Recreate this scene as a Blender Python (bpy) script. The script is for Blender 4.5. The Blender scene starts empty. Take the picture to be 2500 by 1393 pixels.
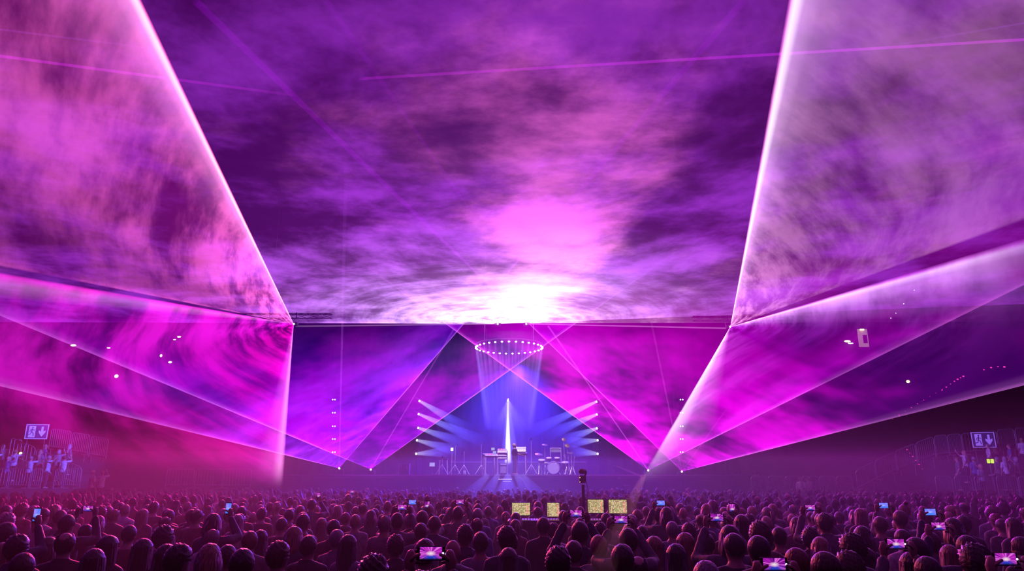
import bpy, bmesh, math, random
import numpy as np
from mathutils import Vector, Matrix, Euler

random.seed(7)
rng = np.random.default_rng(7)
SC = bpy.context.scene
COL = SC.collection

# ------------------------------------------------------------------ camera, world, lights, exposure
FPX, W, H = 1700.0, 2500.0, 1393.0
HORIZON = 1165.0
PITCH = math.atan((HORIZON - H / 2) / FPX)
EYE = Vector((0.0, 0.0, 2.25))
cam_d = bpy.data.cameras.new('camera')
cam_d.sensor_width = 36.0
cam_d.lens = 36.0 * FPX / W
cam_d.clip_end = 400
cam = bpy.data.objects.new('camera', cam_d)
COL.objects.link(cam)
cam.location = EYE
cam.rotation_euler = (math.pi / 2 + PITCH, 0, 0)
SC.camera = cam
CP, SP = math.cos(PITCH), math.sin(PITCH)

def ray(px, py):
    r = (px - W / 2) / FPX
    u = (H / 2 - py) / FPX
    return Vector((r, CP - SP * u, SP + CP * u))

def at(px, py, Y):
    """world point seen at a photograph position, standing Y metres ahead of the camera"""
    d = ray(px, py)
    return EYE + d * (Y / d.y)

def at_z(px, py, z):
    d = ray(px, py)
    return EYE + d * ((z - EYE.z) / d.z)

world = bpy.data.worlds.new('world')
SC.world = world
world.use_nodes = True
world.node_tree.nodes['Background'].inputs[0].default_value = (0.006, 0.001, 0.012, 1)
world.node_tree.nodes['Background'].inputs[1].default_value = 1.0

SC.view_settings.view_transform = 'Standard'
SC.view_settings.look = 'None'
SC.view_settings.exposure = 0.0
SC.view_settings.gamma = 1.0
SC.view_settings.use_curve_mapping = False
SC.cycles.transparent_max_bounces = 40
SC.cycles.max_bounces = 2
SC.cycles.diffuse_bounces = 0
SC.cycles.glossy_bounces = 0
SC.cycles.volume_bounces = 0
SC.cycles.use_light_tree = False

def lamp(name, kind, loc, target, color, power, size=0.3, angle=60, blend=0.6):
    d = bpy.data.lights.new(name, kind)
    d.color = color
    d.energy = power
    if kind == 'AREA':
        d.size = size
    else:
        d.shadow_soft_size = size
    if kind == 'SPOT':
        d.spot_size = math.radians(angle)
        d.spot_blend = blend
    o = bpy.data.objects.new(name, d)
    COL.objects.link(o)
    o.location = loc
    v = (Vector(target) - Vector(loc)).normalized()
    o.rotation_euler = v.to_track_quat('-Z', 'Y').to_euler()
    return o


# show lights: washes from the truss and stage, plus added spots without fixtures
LA_, RA_ = at(717, 790, 38.0), at(1783, 797, 38.0)
lamp('crimson_wash_lamp', 'SPOT', LA_ + Vector((-0.3, -0.1, -0.3)), (-10.0, 7, 1.0), (1.0, 0.0, 0.28), 28000, 0.25, 38, 0.9)
lamp('magenta_wash_lamp', 'SPOT', RA_ + Vector((0.3, -0.1, -0.3)), (13.5, 12, 1.0), (0.72, 0.0, 0.74), 13500, 0.25, 48, 0.9)
lamp('violet_truss_lamp', 'SPOT', at(1250, 785, 42.8), (0, 10, 1.5), (0.16, 0.0, 0.80), 2800, 0.4, 60, 0.8)
lamp('stage_blue_lamp', 'SPOT', (0.5, 46.8, 9.4), (0, 41.5, 2.0), (0.06, 0.014, 1.0), 46000, 0.4, 96, 0.8)
lamp('stage_front_blue_lamp', 'SPOT', (0.0, 36.0, 11.5), (0, 41, 3.0), (0.45, 0.40, 1.0), 9000, 0.4, 60, 0.8)
lamp('stage_back_spot', 'SPOT', at(1240, 976, 45.5), (0.1, 30.0, 1.6), (0.30, 0.24, 1.0), 42000, 0.05, 17, 0.35)
lamp('red_rim_lamp', 'SPOT', (-9.0, 30.0, 9.5), (-1.0, 7.5, 1.4), (1.0, 0.09, 0.05), 9000, 0.2, 56, 0.8)  # added for warm rims on the heads; no such fixture hangs here
lamp('terrace_blue_lamp', 'SPOT', (-15.0, 31.0, 8.5), (-27.5, 39.5, 2.8), (0.08, 0.09, 1.0), 24000, 0.2, 36, 0.6)
lamp('terrace_violet_lamp', 'SPOT', (15.0, 30.0, 8.5), (26.5, 38.5, 2.8), (0.24, 0.10, 1.0), 7000, 0.2, 40, 0.7)


# ------------------------------------------------------------------ node helpers
class G:
    def __init__(self, name):
        self.m = bpy.data.materials.new(name)
        self.m.use_nodes = True
        self.t = self.m.node_tree
        self.t.nodes.clear()
        self.out = self.t.nodes.new('ShaderNodeOutputMaterial')
    def n(self, kind, **kw):
        nd = self.t.nodes.new(kind)
        for k, v in kw.items():
            setattr(nd, k, v)
        return nd
    def put(self, sock, v):
        if isinstance(v, bpy.types.NodeSocket):
            self.t.links.new(v, sock)
        elif v is not None:
            if isinstance(v, (tuple, list)) and len(v) == 3 and sock.type == 'RGBA':
                v = (*v, 1)
            sock.default_value = v
    def math(self, op, a, b=None, c=None, clamp=False):
        nd = self.n('ShaderNodeMath', operation=op, use_clamp=clamp)
        self.put(nd.inputs[0], a)
        if b is not None: self.put(nd.inputs[1], b)
        if c is not None: self.put(nd.inputs[2], c)
        return nd.outputs[0]
    def vec(self, op, a, b=None, scale=None):
        nd = self.n('ShaderNodeVectorMath', operation=op)
        self.put(nd.inputs[0], a)
        if b is not None: self.put(nd.inputs[1], b)
        if scale is not None: self.put(nd.inputs['Scale'], scale)
        return nd.outputs['Value'] if op in ('LENGTH', 'DOT_PRODUCT', 'DISTANCE') else nd.outputs[0]
    def noise(self, v, scale=1.0, detail=4.0, rough=0.5, dist=0.0, dims='3D', color=False):
        nd = self.n('ShaderNodeTexNoise', noise_dimensions=dims)
        self.put(nd.inputs['Vector'], v)
        nd.inputs['Scale'].default_value = scale
        nd.inputs['Detail'].default_value = detail
        nd.inputs['Roughness'].default_value = rough
        nd.inputs['Distortion'].default_value = dist
        return nd.outputs['Color' if color else 'Fac']
    def ramp(self, f, stops, interp='LINEAR'):
        nd = self.n('ShaderNodeValToRGB')
        cr = nd.color_ramp
        cr.interpolation = interp
        while len(cr.elements) > 1:
            cr.elements.remove(cr.elements[-1])
        for i, (p, c) in enumerate(stops):
            if not isinstance(c, (tuple, list)):
                c = (c, c, c)
            e = cr.elements[0] if i == 0 else cr.elements.new(p)
            e.position = p
            e.color = (*c, 1)
        self.put(nd.inputs[0], f)
        return nd.outputs[0]
    def mix(self, f, a, b, mode='MIX'):
        nd = self.n('ShaderNodeMix', data_type='RGBA', blend_type=mode)
        nd.clamp_factor = True
        self.put(nd.inputs[0], f)
        self.put(nd.inputs[6], a)
        self.put(nd.inputs[7], b)
        return nd.outputs[2]
    def rng(self, v, a, b, c=0.0, d=1.0, smooth=False):
        nd = self.n('ShaderNodeMapRange', interpolation_type='SMOOTHSTEP' if smooth else 'LINEAR')
        self.put(nd.inputs[0], v)
        for i, x in enumerate((a, b, c, d)):
            self.put(nd.inputs[1 + i], x)
        return nd.outputs[0]
    def comb(self, x, y, z=0.0):
        nd = self.n('ShaderNodeCombineXYZ')
        for i, v in enumerate((x, y, z)):
            self.put(nd.inputs[i], v)
        return nd.outputs[0]
    def sep(self, v):
        nd = self.n('ShaderNodeSeparateXYZ')
        self.put(nd.inputs[0], v)
        return nd.outputs
    def coord(self, which='Object'):
        return self.n('ShaderNodeTexCoord').outputs[which]
    def uv(self, name):
        return self.n('ShaderNodeUVMap', uv_map=name).outputs[0]
    def surf(self, sh):
        self.t.links.new(sh, self.out.inputs['Surface'])
        return self.m
    def beam(self, color, strength):
        """emission put in for light scattered by thin haze, hides nothing"""
        e = self.n('ShaderNodeEmission')
        self.put(e.inputs[0], color)
        self.put(e.inputs[1], strength)
        t = self.n('ShaderNodeBsdfTransparent')
        a = self.n('ShaderNodeAddShader')
        self.t.links.new(e.outputs[0], a.inputs[0])
        self.t.links.new(t.outputs[0], a.inputs[1])
        self.m.cycles.emission_sampling = 'NONE'
        return self.surf(a.outputs[0])

def link(name, me, mat=None, parent=None):
    o = bpy.data.objects.new(name, me)
    COL.objects.link(o)
    if mat is not None:
        me.materials.append(mat)
    if parent is not None:
        o.parent = parent
    return o

def tag(o, label, cat, group=None, kind=None):
    o['label'] = label
    if cat: o['category'] = cat
    if group: o['group'] = group
    if kind: o['kind'] = kind
    return o

def srgb(r, g, b):
    f = lambda c: (c / 255 / 12.92) if c / 255 <= 0.04045 else ((c / 255 + 0.055) / 1.055) ** 2.4
    return (f(r), f(g), f(b))



# ------------------------------------------------------------------ mesh helpers
def new_mesh(name, bm, smooth=True):
    me = bpy.data.meshes.new(name)
    bm.normal_update()
    bm.to_mesh(me)
    bm.free()
    if smooth:
        me.polygons.foreach_set('use_smooth', [True] * len(me.polygons))
    return me

def box(bm, c, s, rz=0.0, bevel=0.0, rot=None):
    r = bmesh.ops.create_cube(bm, size=1.0)
    M = Matrix.Translation(c) @ (rot.to_4x4() if rot is not None else Matrix.Rotation(rz, 4, 'Z')) @ Matrix.Diagonal((s[0], s[1], s[2], 1))
    bmesh.ops.transform(bm, matrix=M, verts=r['verts'])
    if bevel > 0:
        es = list({e for v in r['verts'] for e in v.link_edges})
        bmesh.ops.bevel(bm, geom=es, offset=bevel, segments=1, affect='EDGES')

def blob(bm, c, r, seg=14, rings=10, rot=None):
    q = bmesh.ops.create_uvsphere(bm, u_segments=seg, v_segments=rings, radius=1.0)
    M = Matrix.Translation(c) @ (rot.to_4x4() if rot is not None else Matrix.Identity(4)) @ Matrix.Diagonal((r[0], r[1], r[2], 1))
    bmesh.ops.transform(bm, matrix=M, verts=q['verts'])
    return q['verts']

def limb(bm, pts, rad, seg=10, round_ends=True):
    """tapered tube along a polyline, closed by rounded ends"""
    P = [Vector(p) for p in pts]
    R = list(rad) if isinstance(rad, (list, tuple)) else [rad] * len(P)
    if round_ends:
        d0, d1 = (P[0] - P[1]).normalized(), (P[-1] - P[-2]).normalized()
        P = [P[0] + d0 * R[0] * 0.9, P[0] + d0 * R[0] * 0.5] + P + [P[-1] + d1 * R[-1] * 0.5, P[-1] + d1 * R[-1] * 0.9]
        R = [R[0] * 0.35, R[0] * 0.85] + R + [R[-1] * 0.85, R[-1] * 0.35]
    rings = []
    up = None
    for i, p in enumerate(P):
        d = (P[min(i + 1, len(P) - 1)] - P[max(i - 1, 0)]).normalized()
        if up is None:
            up = Vector((1, 0, 0)) if abs(d.x) < 0.8 else Vector((0, 1, 0))
        a = (up - d * up.dot(d)).normalized()
        b = d.cross(a)
        up = a
        rings.append([bm.verts.new(p + (a * math.cos(2 * math.pi * k / seg) + b * math.sin(2 * math.pi * k / seg)) * R[i]) for k in range(seg)])
    for r0, r1 in zip(rings, rings[1:]):
        for k in range(seg):
            bm.faces.new((r0[k], r0[(k + 1) % seg], r1[(k + 1) % seg], r1[k]))
    bm.faces.new(list(reversed(rings[0])))
    bm.faces.new(rings[-1])

def loft(bm, rings, seg=18):
    """rings of (z, rx, ry, cx, cy), closed"""
    rr = [[bm.verts.new((cx + rx * math.cos(2 * math.pi * k / seg), cy + ry * math.sin(2 * math.pi * k / seg), z)) for k in range(seg)] for z, rx, ry, cx, cy in rings]
    for r0, r1 in zip(rr, rr[1:]):
        for k in range(seg):
            bm.faces.new((r0[k], r0[(k + 1) % seg], r1[(k + 1) % seg], r1[k]))
    bm.faces.new(list(reversed(rr[0])))
    bm.faces.new(rr[-1])

def fuse(name, bm, voxel, smooth=3):
    """melt overlapping closed shells into one continuous skin"""
    me = new_mesh(name + '_raw', bm)
    o = bpy.data.objects.new(name + '_raw', me)
    COL.objects.link(o)
    md = o.modifiers.new('remesh', 'REMESH')
    md.mode = 'VOXEL'
    md.voxel_size = voxel
    md.use_smooth_shade = True
    if smooth:
        ms = o.modifiers.new('smooth', 'SMOOTH')
        ms.factor = 0.5
        ms.iterations = smooth
    dg = bpy.context.evaluated_depsgraph_get()
    out = bpy.data.meshes.new_from_object(o.evaluated_get(dg))
    out.name = name
    bpy.data.objects.remove(o)
    bpy.data.meshes.remove(me)
    out.polygons.foreach_set('use_smooth', [True] * len(out.polygons))
    return out

# ------------------------------------------------------------------ plain procedural materials
def plain(name, color, rough=0.6, metal=0.0, vary=0.25, scale=8.0, bump=0.0, objcol=False, emit=None, estr=1.0, stretch=None, gloss=0.08):
    """matte colour with mottled variation, a weak gloss on top; metal is all gloss"""
    g = G(name)
    v = g.coord('Object')
    if stretch:
        v = g.vec('MULTIPLY', v, stretch)
    n = g.noise(v, scale, 1.0, 0.6)
    base = g.n('ShaderNodeObjectInfo').outputs['Color'] if objcol else color
    k = g.rng(n, 0.25, 0.75, 1 - vary, 1 + vary)
    col = g.mix(1.0, base, g.comb(k, k, k), 'MULTIPLY')
    d = g.n('ShaderNodeBsdfDiffuse')
    g.put(d.inputs[0], col)
    sh = d.outputs[0]
    nrm = None
    if bump:
        bp = g.n('ShaderNodeBump')
        bp.inputs['Strength'].default_value = bump
        bp.inputs['Distance'].default_value = 0.02
        g.put(bp.inputs['Height'], n)
        nrm = bp.outputs[0]
        g.put(d.inputs['Normal'], nrm)
    if gloss or metal:
        gl = g.n('ShaderNodeBsdfGlossy')
        gl.inputs['Roughness'].default_value = rough
        g.put(gl.inputs[0], col if metal else (0.8, 0.8, 0.8))
        if nrm is not None:
            g.put(gl.inputs['Normal'], nrm)
        mx = g.n('ShaderNodeMixShader')
        if metal:
            mx.inputs[0].default_value = metal
        else:
            lw = g.n('ShaderNodeFresnel')
            lw.inputs[0].default_value = 1.45
            g.put(mx.inputs[0], g.math('MULTIPLY', lw.outputs[0], gloss / 0.08))
        g.t.links.new(sh, mx.inputs[1])
        g.t.links.new(gl.outputs[0], mx.inputs[2])
        sh = mx.outputs[0]
    if emit:
        e = g.n('ShaderNodeEmission')
        g.put(e.inputs[0], emit)
        e.inputs[1].default_value = estr
        ad = g.n('ShaderNodeAddShader')
        g.t.links.new(sh, ad.inputs[0])
        g.t.links.new(e.outputs[0], ad.inputs[1])
        sh = ad.outputs[0]
        g.m.cycles.emission_sampling = 'NONE'
    return g.surf(sh)

M_SKIN = plain('skin', (0.5, 0.3, 0.22), 0.45, gloss=0.1, vary=0.12, objcol=True)
M_HAIR = plain('hair', (0.05, 0.03, 0.02), 0.4, vary=0.55, scale=30, bump=0.5, objcol=True, stretch=(3.0, 3.0, 0.25), gloss=0.15)
M_CLOTH = plain('cloth', (0.1, 0.1, 0.1), 0.6, gloss=0.1, vary=0.3, scale=14, bump=0.25, objcol=True)
M_TROUSER = plain('trouser_cloth', (0.02, 0.02, 0.03), 0.9, vary=0.3, scale=12, bump=0.2)

# ------------------------------------------------------------------ people
# each pose: shoulder, elbow, wrist for both arms, and the way the fingers point
POSES = {
    'down': [((0.165, 0.0, 1.385), (0.205, -0.01, 1.11), (0.185, 0.10, 0.88)), ((-0.165, 0.0, 1.385), (-0.205, -0.01, 1.11), (-0.185, 0.10, 0.88))],
    'phone': [((0.19, 0.02, 1.41), (0.27, 0.22, 1.42), (0.115, 0.37, 1.70)), ((-0.19, 0.02, 1.41), (-0.27, 0.22, 1.42), (-0.115, 0.37, 1.70))],
    'single': [((0.19, 0.02, 1.41), (0.25, 0.22, 1.44), (0.06, 0.37, 1.68)), ((-0.165, 0.0, 1.385), (-0.205, -0.01, 1.11), (-0.185, 0.10, 0.88))],
    'play': [((0.195, 0.0, 1.39), (0.25, 0.08, 1.14), (0.22, 0.36, 1.08)), ((-0.195, 0.0, 1.39), (-0.25, -0.02, 1.12), (-0.24, 0.08, 0.9))],
}

def fingers(bm, wrist, way, side, grip):
    """palm, four unequal bent fingers and a thumb leaving the side of the palm"""
    w, d = Vector(wrist), Vector(way).normalized()
    if grip:
        # hand beside a phone held level: fingers behind it, thumb in front (towards the holder)
        inn = Vector((-side, 0, 0))
        palm = w + Vector((0, 0, 0.045))
        limb(bm, [w, palm, palm + Vector((0, 0, 0.035)) + inn * 0.006], [0.026, 0.034, 0.026], 8)
        for k, L in enumerate((0.062, 0.070, 0.066, 0.052)):
            b = palm + Vector((0, 0.016, 0.042 - 0.021 * k)) + Vector((side * 0.006, 0, 0))
            m1 = b + Vector((0, 0.022, 0.006)) + inn * 0.012
            m2 = m1 + inn * L * 0.5 + Vector((0, 0.004, 0.002))
            limb(bm, [b, m1, m2, m2 + inn * L * 0.35 - Vector((0, 0.004, 0))], [0.0098, 0.0092, 0.0085, 0.0075], 7)
        b = palm + Vector((0, -0.018, 0.0))
        limb(bm, [b, b + inn * 0.03 + Vector((0, -0.016, 0.026)), b + inn * 0.056 + Vector((0, -0.012, 0.036))], [0.013, 0.011, 0.009], 7)
        return
    sidev = d.cross(Vector((0, 1, 0))).normalized()
    palm = w + d * 0.05
    limb(bm, [w, palm, w + d * 0.085], [0.024, 0.034, 0.03], 8)
    for k, L in enumerate((0.058, 0.066, 0.062, 0.048)):
        b = w + d * 0.082 + sidev * (0.03 - 0.02 * k)
        m1 = b + d * L * 0.5 + Vector((0, 0.008, 0))
        limb(bm, [b, m1, m1 + d * L * 0.42 + Vector((0, 0.016, 0))], [0.0095, 0.009, 0.0075], 7)
    b = w + d * 0.03 + Vector((0, 0.02, 0))
    limb(bm, [b, b + d * 0.03 + Vector((-side * 0.012, 0.024, 0)), b + d * 0.055 + Vector((-side * 0.018, 0.03, 0))], [0.013, 0.011, 0.009], 7)

TORSO = [(0.86, .13, .10, 0, 0), (0.93, .158, .116, 0, 0), (1.02, .146, .108, 0, 0.005), (1.12, .142, .105, 0, 0.008), (1.24, .156, .112, 0, 0.008),
         (1.34, .160, .110, 0, 0.0), (1.405, .145, .095, 0, -0.005), (1.45, .10, .075, 0, -0.01), (1.49, .058, .06, 0, -0.008)]

def body_mesh(name, pose, broad=1.0, voxel=0.019):
    bm = bmesh.new()
    blob(bm, (0, -.005, 1.615), (.077, .098, .105))
    blob(bm, (0, .03, 1.555), (.058, .068, .083))
    blob(bm, (0, .102, 1.582), (.013, .018, .024))
    blob(bm, (0, .085, 1.535), (.026, .02, .012))
    for s in (-1, 1):
        blob(bm, (s * .080, -.006, 1.588), (.011, .024, .034))
        blob(bm, (s * .030, .083, 1.610), (.014, .012, .010))
    limb(bm, [(0, -.012, 1.40), (0, -.004, 1.54)], [.064, .055])
    loft(bm, [(z, rx * broad, ry, cx, cy) for z, rx, ry, cx, cy in TORSO])
    arms = POSES[pose]
    for i, (sh, el, wr) in enumerate(arms):
        s = 1 if i == 0 else -1
        sh = (sh[0] * broad, sh[1], sh[2])
        limb(bm, [(s * .08, 0, 1.40), sh], [.060, .056])
        limb(bm, [sh, el, wr], [.053, .041, .029])
    for s in (-1, 1):
        limb(bm, [(s * .085, 0, .92), (s * .095, .015, .50), (s * .095, -.015, .09)], [.088, .058, .042])
        limb(bm, [(s * .095, -.04, .045), (s * .105, .15, .04)], [.043, .036])
    me = fuse(name, bm, voxel)
    bm = bmesh.new()
    bm.from_mesh(me)
    for i, (sh, el, wr) in enumerate(arms):
        s = 1 if i == 0 else -1
        up = wr[2] > 1.5
        fingers(bm, wr, (0, 0, 1) if up else (Vector(wr) - Vector(el)), s, up)
    bpy.data.meshes.remove(me)
    me = new_mesh(name, bm)
    me.materials.append(M_SKIN)
    return me

def top_mesh(name, pose, style, broad=1.0):
    bm = bmesh.new()
    g = {'tee': 0.011, 'jacket': 0.017, 'hoodie': 0.020}[style]
    rings = [(z, rx * broad + g, ry + g, cx, cy) for z, rx, ry, cx, cy in TORSO if z < 1.46]
    rings[0] = (0.84, rings[1][1] + 0.012, rings[1][2] + 0.012, 0, 0)
    rings[1] = (rings[1][0], rings[1][1] + 0.012, rings[1][2] + 0.012, 0, 0)
    loft(bm, rings)
    for i, (sh, el, wr) in enumerate(POSES[pose]):
        s = 1 if i == 0 else -1
        sh, el, wr = Vector((sh[0] * broad, sh[1], sh[2])), Vector(el), Vector(wr)
        limb(bm, [(s * .075, 0, 1.40), sh], [.062 + g, .057 + g])
        if style == 'tee':
            limb(bm, [sh, sh.lerp(el, 0.72)], [.052 + g, .056 + g])
        else:
            limb(bm, [sh, el, el.lerp(wr, 0.86)], [.054 + g, .044 + g, .034 + g * 0.7])
    if style == 'jacket':
        limb(bm, [(-.075, .03, 1.455), (-.062, -.055, 1.485), (.062, -.055, 1.485), (.075, .03, 1.455)], [.022] * 4)
    if style == 'hoodie':
        blob(bm, (0, -.10, 1.43), (.115, .06, .075))
        limb(bm, [(-.095, .04, 1.44), (-.085, -.06, 1.475), (.085, -.06, 1.475), (.095, .04, 1.44)], [.03] * 4)
    me = fuse(name, bm, 0.021)
    # shallow folds
    for v in me.vertices:
        x, y, z = v.co
        v.co += v.normal * (0.004 * math.sin(z * 41 + x * 23) * math.sin(x * 31 + y * 17))
    me.materials.append(M_CLOTH)
    return me

def trouser_mesh():
    bm = bmesh.new()
    loft(bm, [(0.84, .160, .118, 0, 0), (0.93, .163, .12, 0, 0), (0.99, .152, .112, 0, 0)])
    for s in (-1, 1):
        limb(bm, [(s * .085, 0, .90), (s * .097, .015, .50), (s * .097, -.012, .12)], [.098, .072, .06])
    me = fuse('trousers', bm, 0.026)
    me.materials.append(M_TROUSER)
    return me

def cap_hair(bm, k=1.0, nape=1.535, lump=0.0, seed=0, side=1.592):
    vs = blob(bm, (0, -.012, 1.628), (.087 * k, .108 * k, .107 * k), 40, 28)
    kill = []
    for v in vs:
        x, y, z = v.co
        low = nape if y < -0.03 else (side if y < 0.05 else 1.665)
        if z < low - 0.5 * max(0, -y - 0.05):
            kill.append(v)
    bmesh.ops.delete(bm, geom=kill, context='VERTS')
    r = random.Random(seed)
    for v in bm.verts:
        d = (v.co - Vector((0, -.012, 1.62))).normalized()
        v.co += d * (lump * (0.5 * math.sin(d.x * 19 + seed) * math.sin(d.y * 17 + seed * 2) + 0.5 * math.sin(d.z * 23 + d.x * 13)) + r.uniform(-1, 1) * lump * 0.12)

def curtain_hair(bm, z_end, spread=112, flare=1.0):
    """hair falling from the crown behind the ears and down the back"""
    n, rows = 44, 14
    grid = []
    for j in range(rows + 1):
        t = j / rows
        z = 1.665 + (z_end - 1.665) * t
        row = []
        for i in range(n + 1):
            a = math.radians(-spread + 2 * spread * i / n)
            rx = .090 + .012 * math.sin(t * 2.2) * flare
            ry = .110 + (.012 if t > 0.4 else 0.03 * t) * flare + max(0, 1.47 - z) * 0.16
            wob = 0.0045 * math.sin(i * 2.4) + 0.003 * math.sin(i * 0.9 + j * 0.5)
            pinch = 1 - 0.10 * max(0, t - 0.75)
            row.append(bm.verts.new(((rx + wob) * math.sin(a) * pinch, -.012 - (ry + wob) * math.cos(a) * pinch, z + 0.012 * math.sin(i * 1.7) * t)))
        grid.append(row)
    for r0, r1 in zip(grid, grid[1:]):
        for i in range(n):
            bm.faces.new((r0[i], r0[i + 1], r1[i + 1], r1[i]))

def hair_mesh(kind):
    bm = bmesh.new()
    if kind == 'short':
        cap_hair(bm, 1.0, 1.545, 0.002, 1)
    elif kind == 'messy':
        cap_hair(bm, 1.06, 1.53, 0.009, 3)
    elif kind == 'curly':
        cap_hair(bm, 1.20, 1.50, 0.016, 5, 1.55)
    elif kind == 'thinning':
        cap_hair(bm, 0.99, 1.55, 0.002, 7)
        bmesh.ops.delete(bm, geom=[v for v in bm.verts if v.co.z > 1.655 and (v.co.x / 0.058) ** 2 + ((v.co.y + 0.02) / 0.085) ** 2 < 1 + 0.25 * math.sin(v.co.x * 190 + v.co.y * 130)], context='VERTS')
    elif kind == 'long':
        cap_hair(bm, 1.05, 1.60, 0.003, 2, 1.61)
        curtain_hair(bm, 1.24)
    elif kind == 'bob':
        cap_hair(bm, 1.07, 1.60, 0.003, 4, 1.61)
        curtain_hair(bm, 1.47, 118, 1.6)
    elif kind == 'ponytail':
        cap_hair(bm, 1.02, 1.545, 0.002, 6)
        limb(bm, [(0, -.115, 1.655), (0, -.15, 1.66), (0, -.168, 1.58), (0, -.15, 1.46), (0, -.14, 1.38)], [.02, .03, .034, .026, .01])
    elif kind == 'bun':
        cap_hair(bm, 1.02, 1.545, 0.002, 8)
        blob(bm, (0, -.07, 1.755), (.042, .042, .038))
    me = new_mesh('hair_' + kind, bm)
    me.materials.append(M_HAIR)
    return me

def hat_mesh(kind):
    bm = bmesh.new()
    vs = blob(bm, (0, -.008, 1.632), (.093, .112, .105), 24, 16)
    bmesh.ops.delete(bm, geom=[v for v in vs if v.co.z < 1.635], context='VERTS')
    if kind == 'cap':
        blob(bm, (0, .125, 1.645), (.075, .075, .009))
    else:
        blob(bm, (0, -.005, 1.64), (.155, .165, .008), 24, 8)
    me = new_mesh('hat_' + kind, bm)
    me.materials.append(M_CLOTH)
    return me

BODY = {(p, b): body_mesh('person_body', p, b) for p, b in (('down', 1.0), ('down', 0.86), ('phone', 0.95), ('single', 0.95), ('play', 1.0))}
TOP = {(p, b, s): top_mesh('top_' + s, p, s, b) for p, b, s in (
    ('down', 1.0, 'tee'), ('down', 1.0, 'jacket'), ('down', 1.0, 'hoodie'), ('down', 0.86, 'tee'), ('down', 0.86, 'jacket'),
    ('phone', 0.95, 'tee'), ('phone', 0.95, 'jacket'), ('single', 0.95, 'tee'), ('single', 0.95, 'jacket'), ('play', 1.0, 'tee'))}
TROUSERS = trouser_mesh()
HAIR = {k: hair_mesh(k) for k in ('short', 'messy', 'curly', 'thinning', 'long', 'bob', 'ponytail', 'bun')}
HAT = {k: hat_mesh(k) for k in ('cap', 'brim')}

SKINS = [(0.52, 0.30, 0.22), (0.46, 0.27, 0.20), (0.40, 0.23, 0.16), (0.56, 0.36, 0.28)]
HAIRC = {'black': (0.008, 0.006, 0.006), 'dark': (0.02, 0.012, 0.008), 'brown': (0.06, 0.032, 0.018), 'fair': (0.32, 0.20, 0.09), 'grey': (0.22, 0.21, 0.21), 'red': (0.16, 0.045, 0.02)}
TOPC = {'black': (0.012, 0.012, 0.014), 'navy': (0.012, 0.02, 0.06), 'grey': (0.12, 0.12, 0.13), 'white': (0.55, 0.53, 0.52), 'burgundy': (0.10, 0.012, 0.02), 'blue': (0.05, 0.10, 0.25), 'green': (0.03, 0.06, 0.03), 'striped grey': (0.2, 0.2, 0.22)}

def person(loc, height=1.72, rz=0.0, pose='down', slim=False, hair='short', hairc='dark', top='tee', topc='black', hat=None, trousers=True, lean=0.0, name='person'):
    b = {'down': 0.86 if slim else 1.0, 'play': 1.0}.get(pose, 0.95)
    if (pose, b, top) not in TOP:
        top = 'jacket' if (pose, b, 'jacket') in TOP else 'tee'
    o = link(name, BODY[(pose, b)])
    k = height / 1.72
    o.scale = (k, k, k)
    o.location = loc
    o.rotation_euler = (lean, 0, rz)
    o.color = (*random.choice(SKINS), 1)
    def child(nm, me, col):
        c = link(nm, me, None, o)
        c.color = (*col, 1)
        return c
    child({'tee': 't_shirt', 'jacket': 'jacket', 'hoodie': 'hooded_top'}[top], TOP[(pose, b, top)], TOPC[topc])
    if trousers:
        child('trousers', TROUSERS, (0.02, 0.02, 0.03))
    if hair and hair != 'bald':
        child('hair', HAIR[hair], HAIRC[hairc])
    if hat:
        child('hat', HAT[hat], TOPC['black'])
    return o


# ------------------------------------------------------------------ the arena
M_FLOOR = plain('arena_floor', (0.03, 0.028, 0.03), 0.7, vary=0.4, scale=1.5, bump=0.1, gloss=0)
M_WALL = plain('arena_wall', (0.03, 0.027, 0.032), 0.9, vary=0.3, scale=0.7, gloss=0)
M_BLACK = plain('black_paint', (0.012, 0.012, 0.014), 0.5, vary=0.3, scale=20)
M_STEEL = plain('galvanised_steel', (0.42, 0.42, 0.45), 0.38, 0.85, vary=0.2, scale=30)
M_DECK = plain('stage_deck', (0.035, 0.035, 0.04), 0.45, vary=0.35, scale=3.0)
M_CLOTHB = plain('black_drape', (0.012, 0.012, 0.015), 0.95, vary=0.4, scale=5.0, gloss=0)
M_WHITE = plain('pale_plastic', (0.6, 0.6, 0.62), 0.4, vary=0.1)
M_CONCRETE = plain('terrace_concrete', (0.06, 0.055, 0.06), 0.9, vary=0.3, scale=2.0, gloss=0)

def slab(name, lo, hi, mat, kind='structure'):
    bm = bmesh.new()
    box(bm, [(a + b) / 2 for a, b in zip(lo, hi)], [b - a for a, b in zip(lo, hi)])
    o = link(name, new_mesh(name, bm, False), mat)
    if kind: o['kind'] = kind
    return o

ZST = at(1250, 1158, 39).z
slab('floor', (-41, -14, -0.3), (41, 52, 0.0), M_FLOOR)
slab('ceiling', (-41, -14, 19.0), (41, 52, 19.3), M_WALL)
slab('wall_back', (-41, 51.7, 0), (41, 52, 19), M_WALL)
slab('wall_rear', (-41, -14.3, 0), (41, -14, 19), M_WALL)
slab('wall_left', (-41.3, -14, 0), (-41, 52, 19), M_WALL)
slab('wall_right', (41, -14, 0), (41.3, 52, 19), M_WALL)

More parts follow.
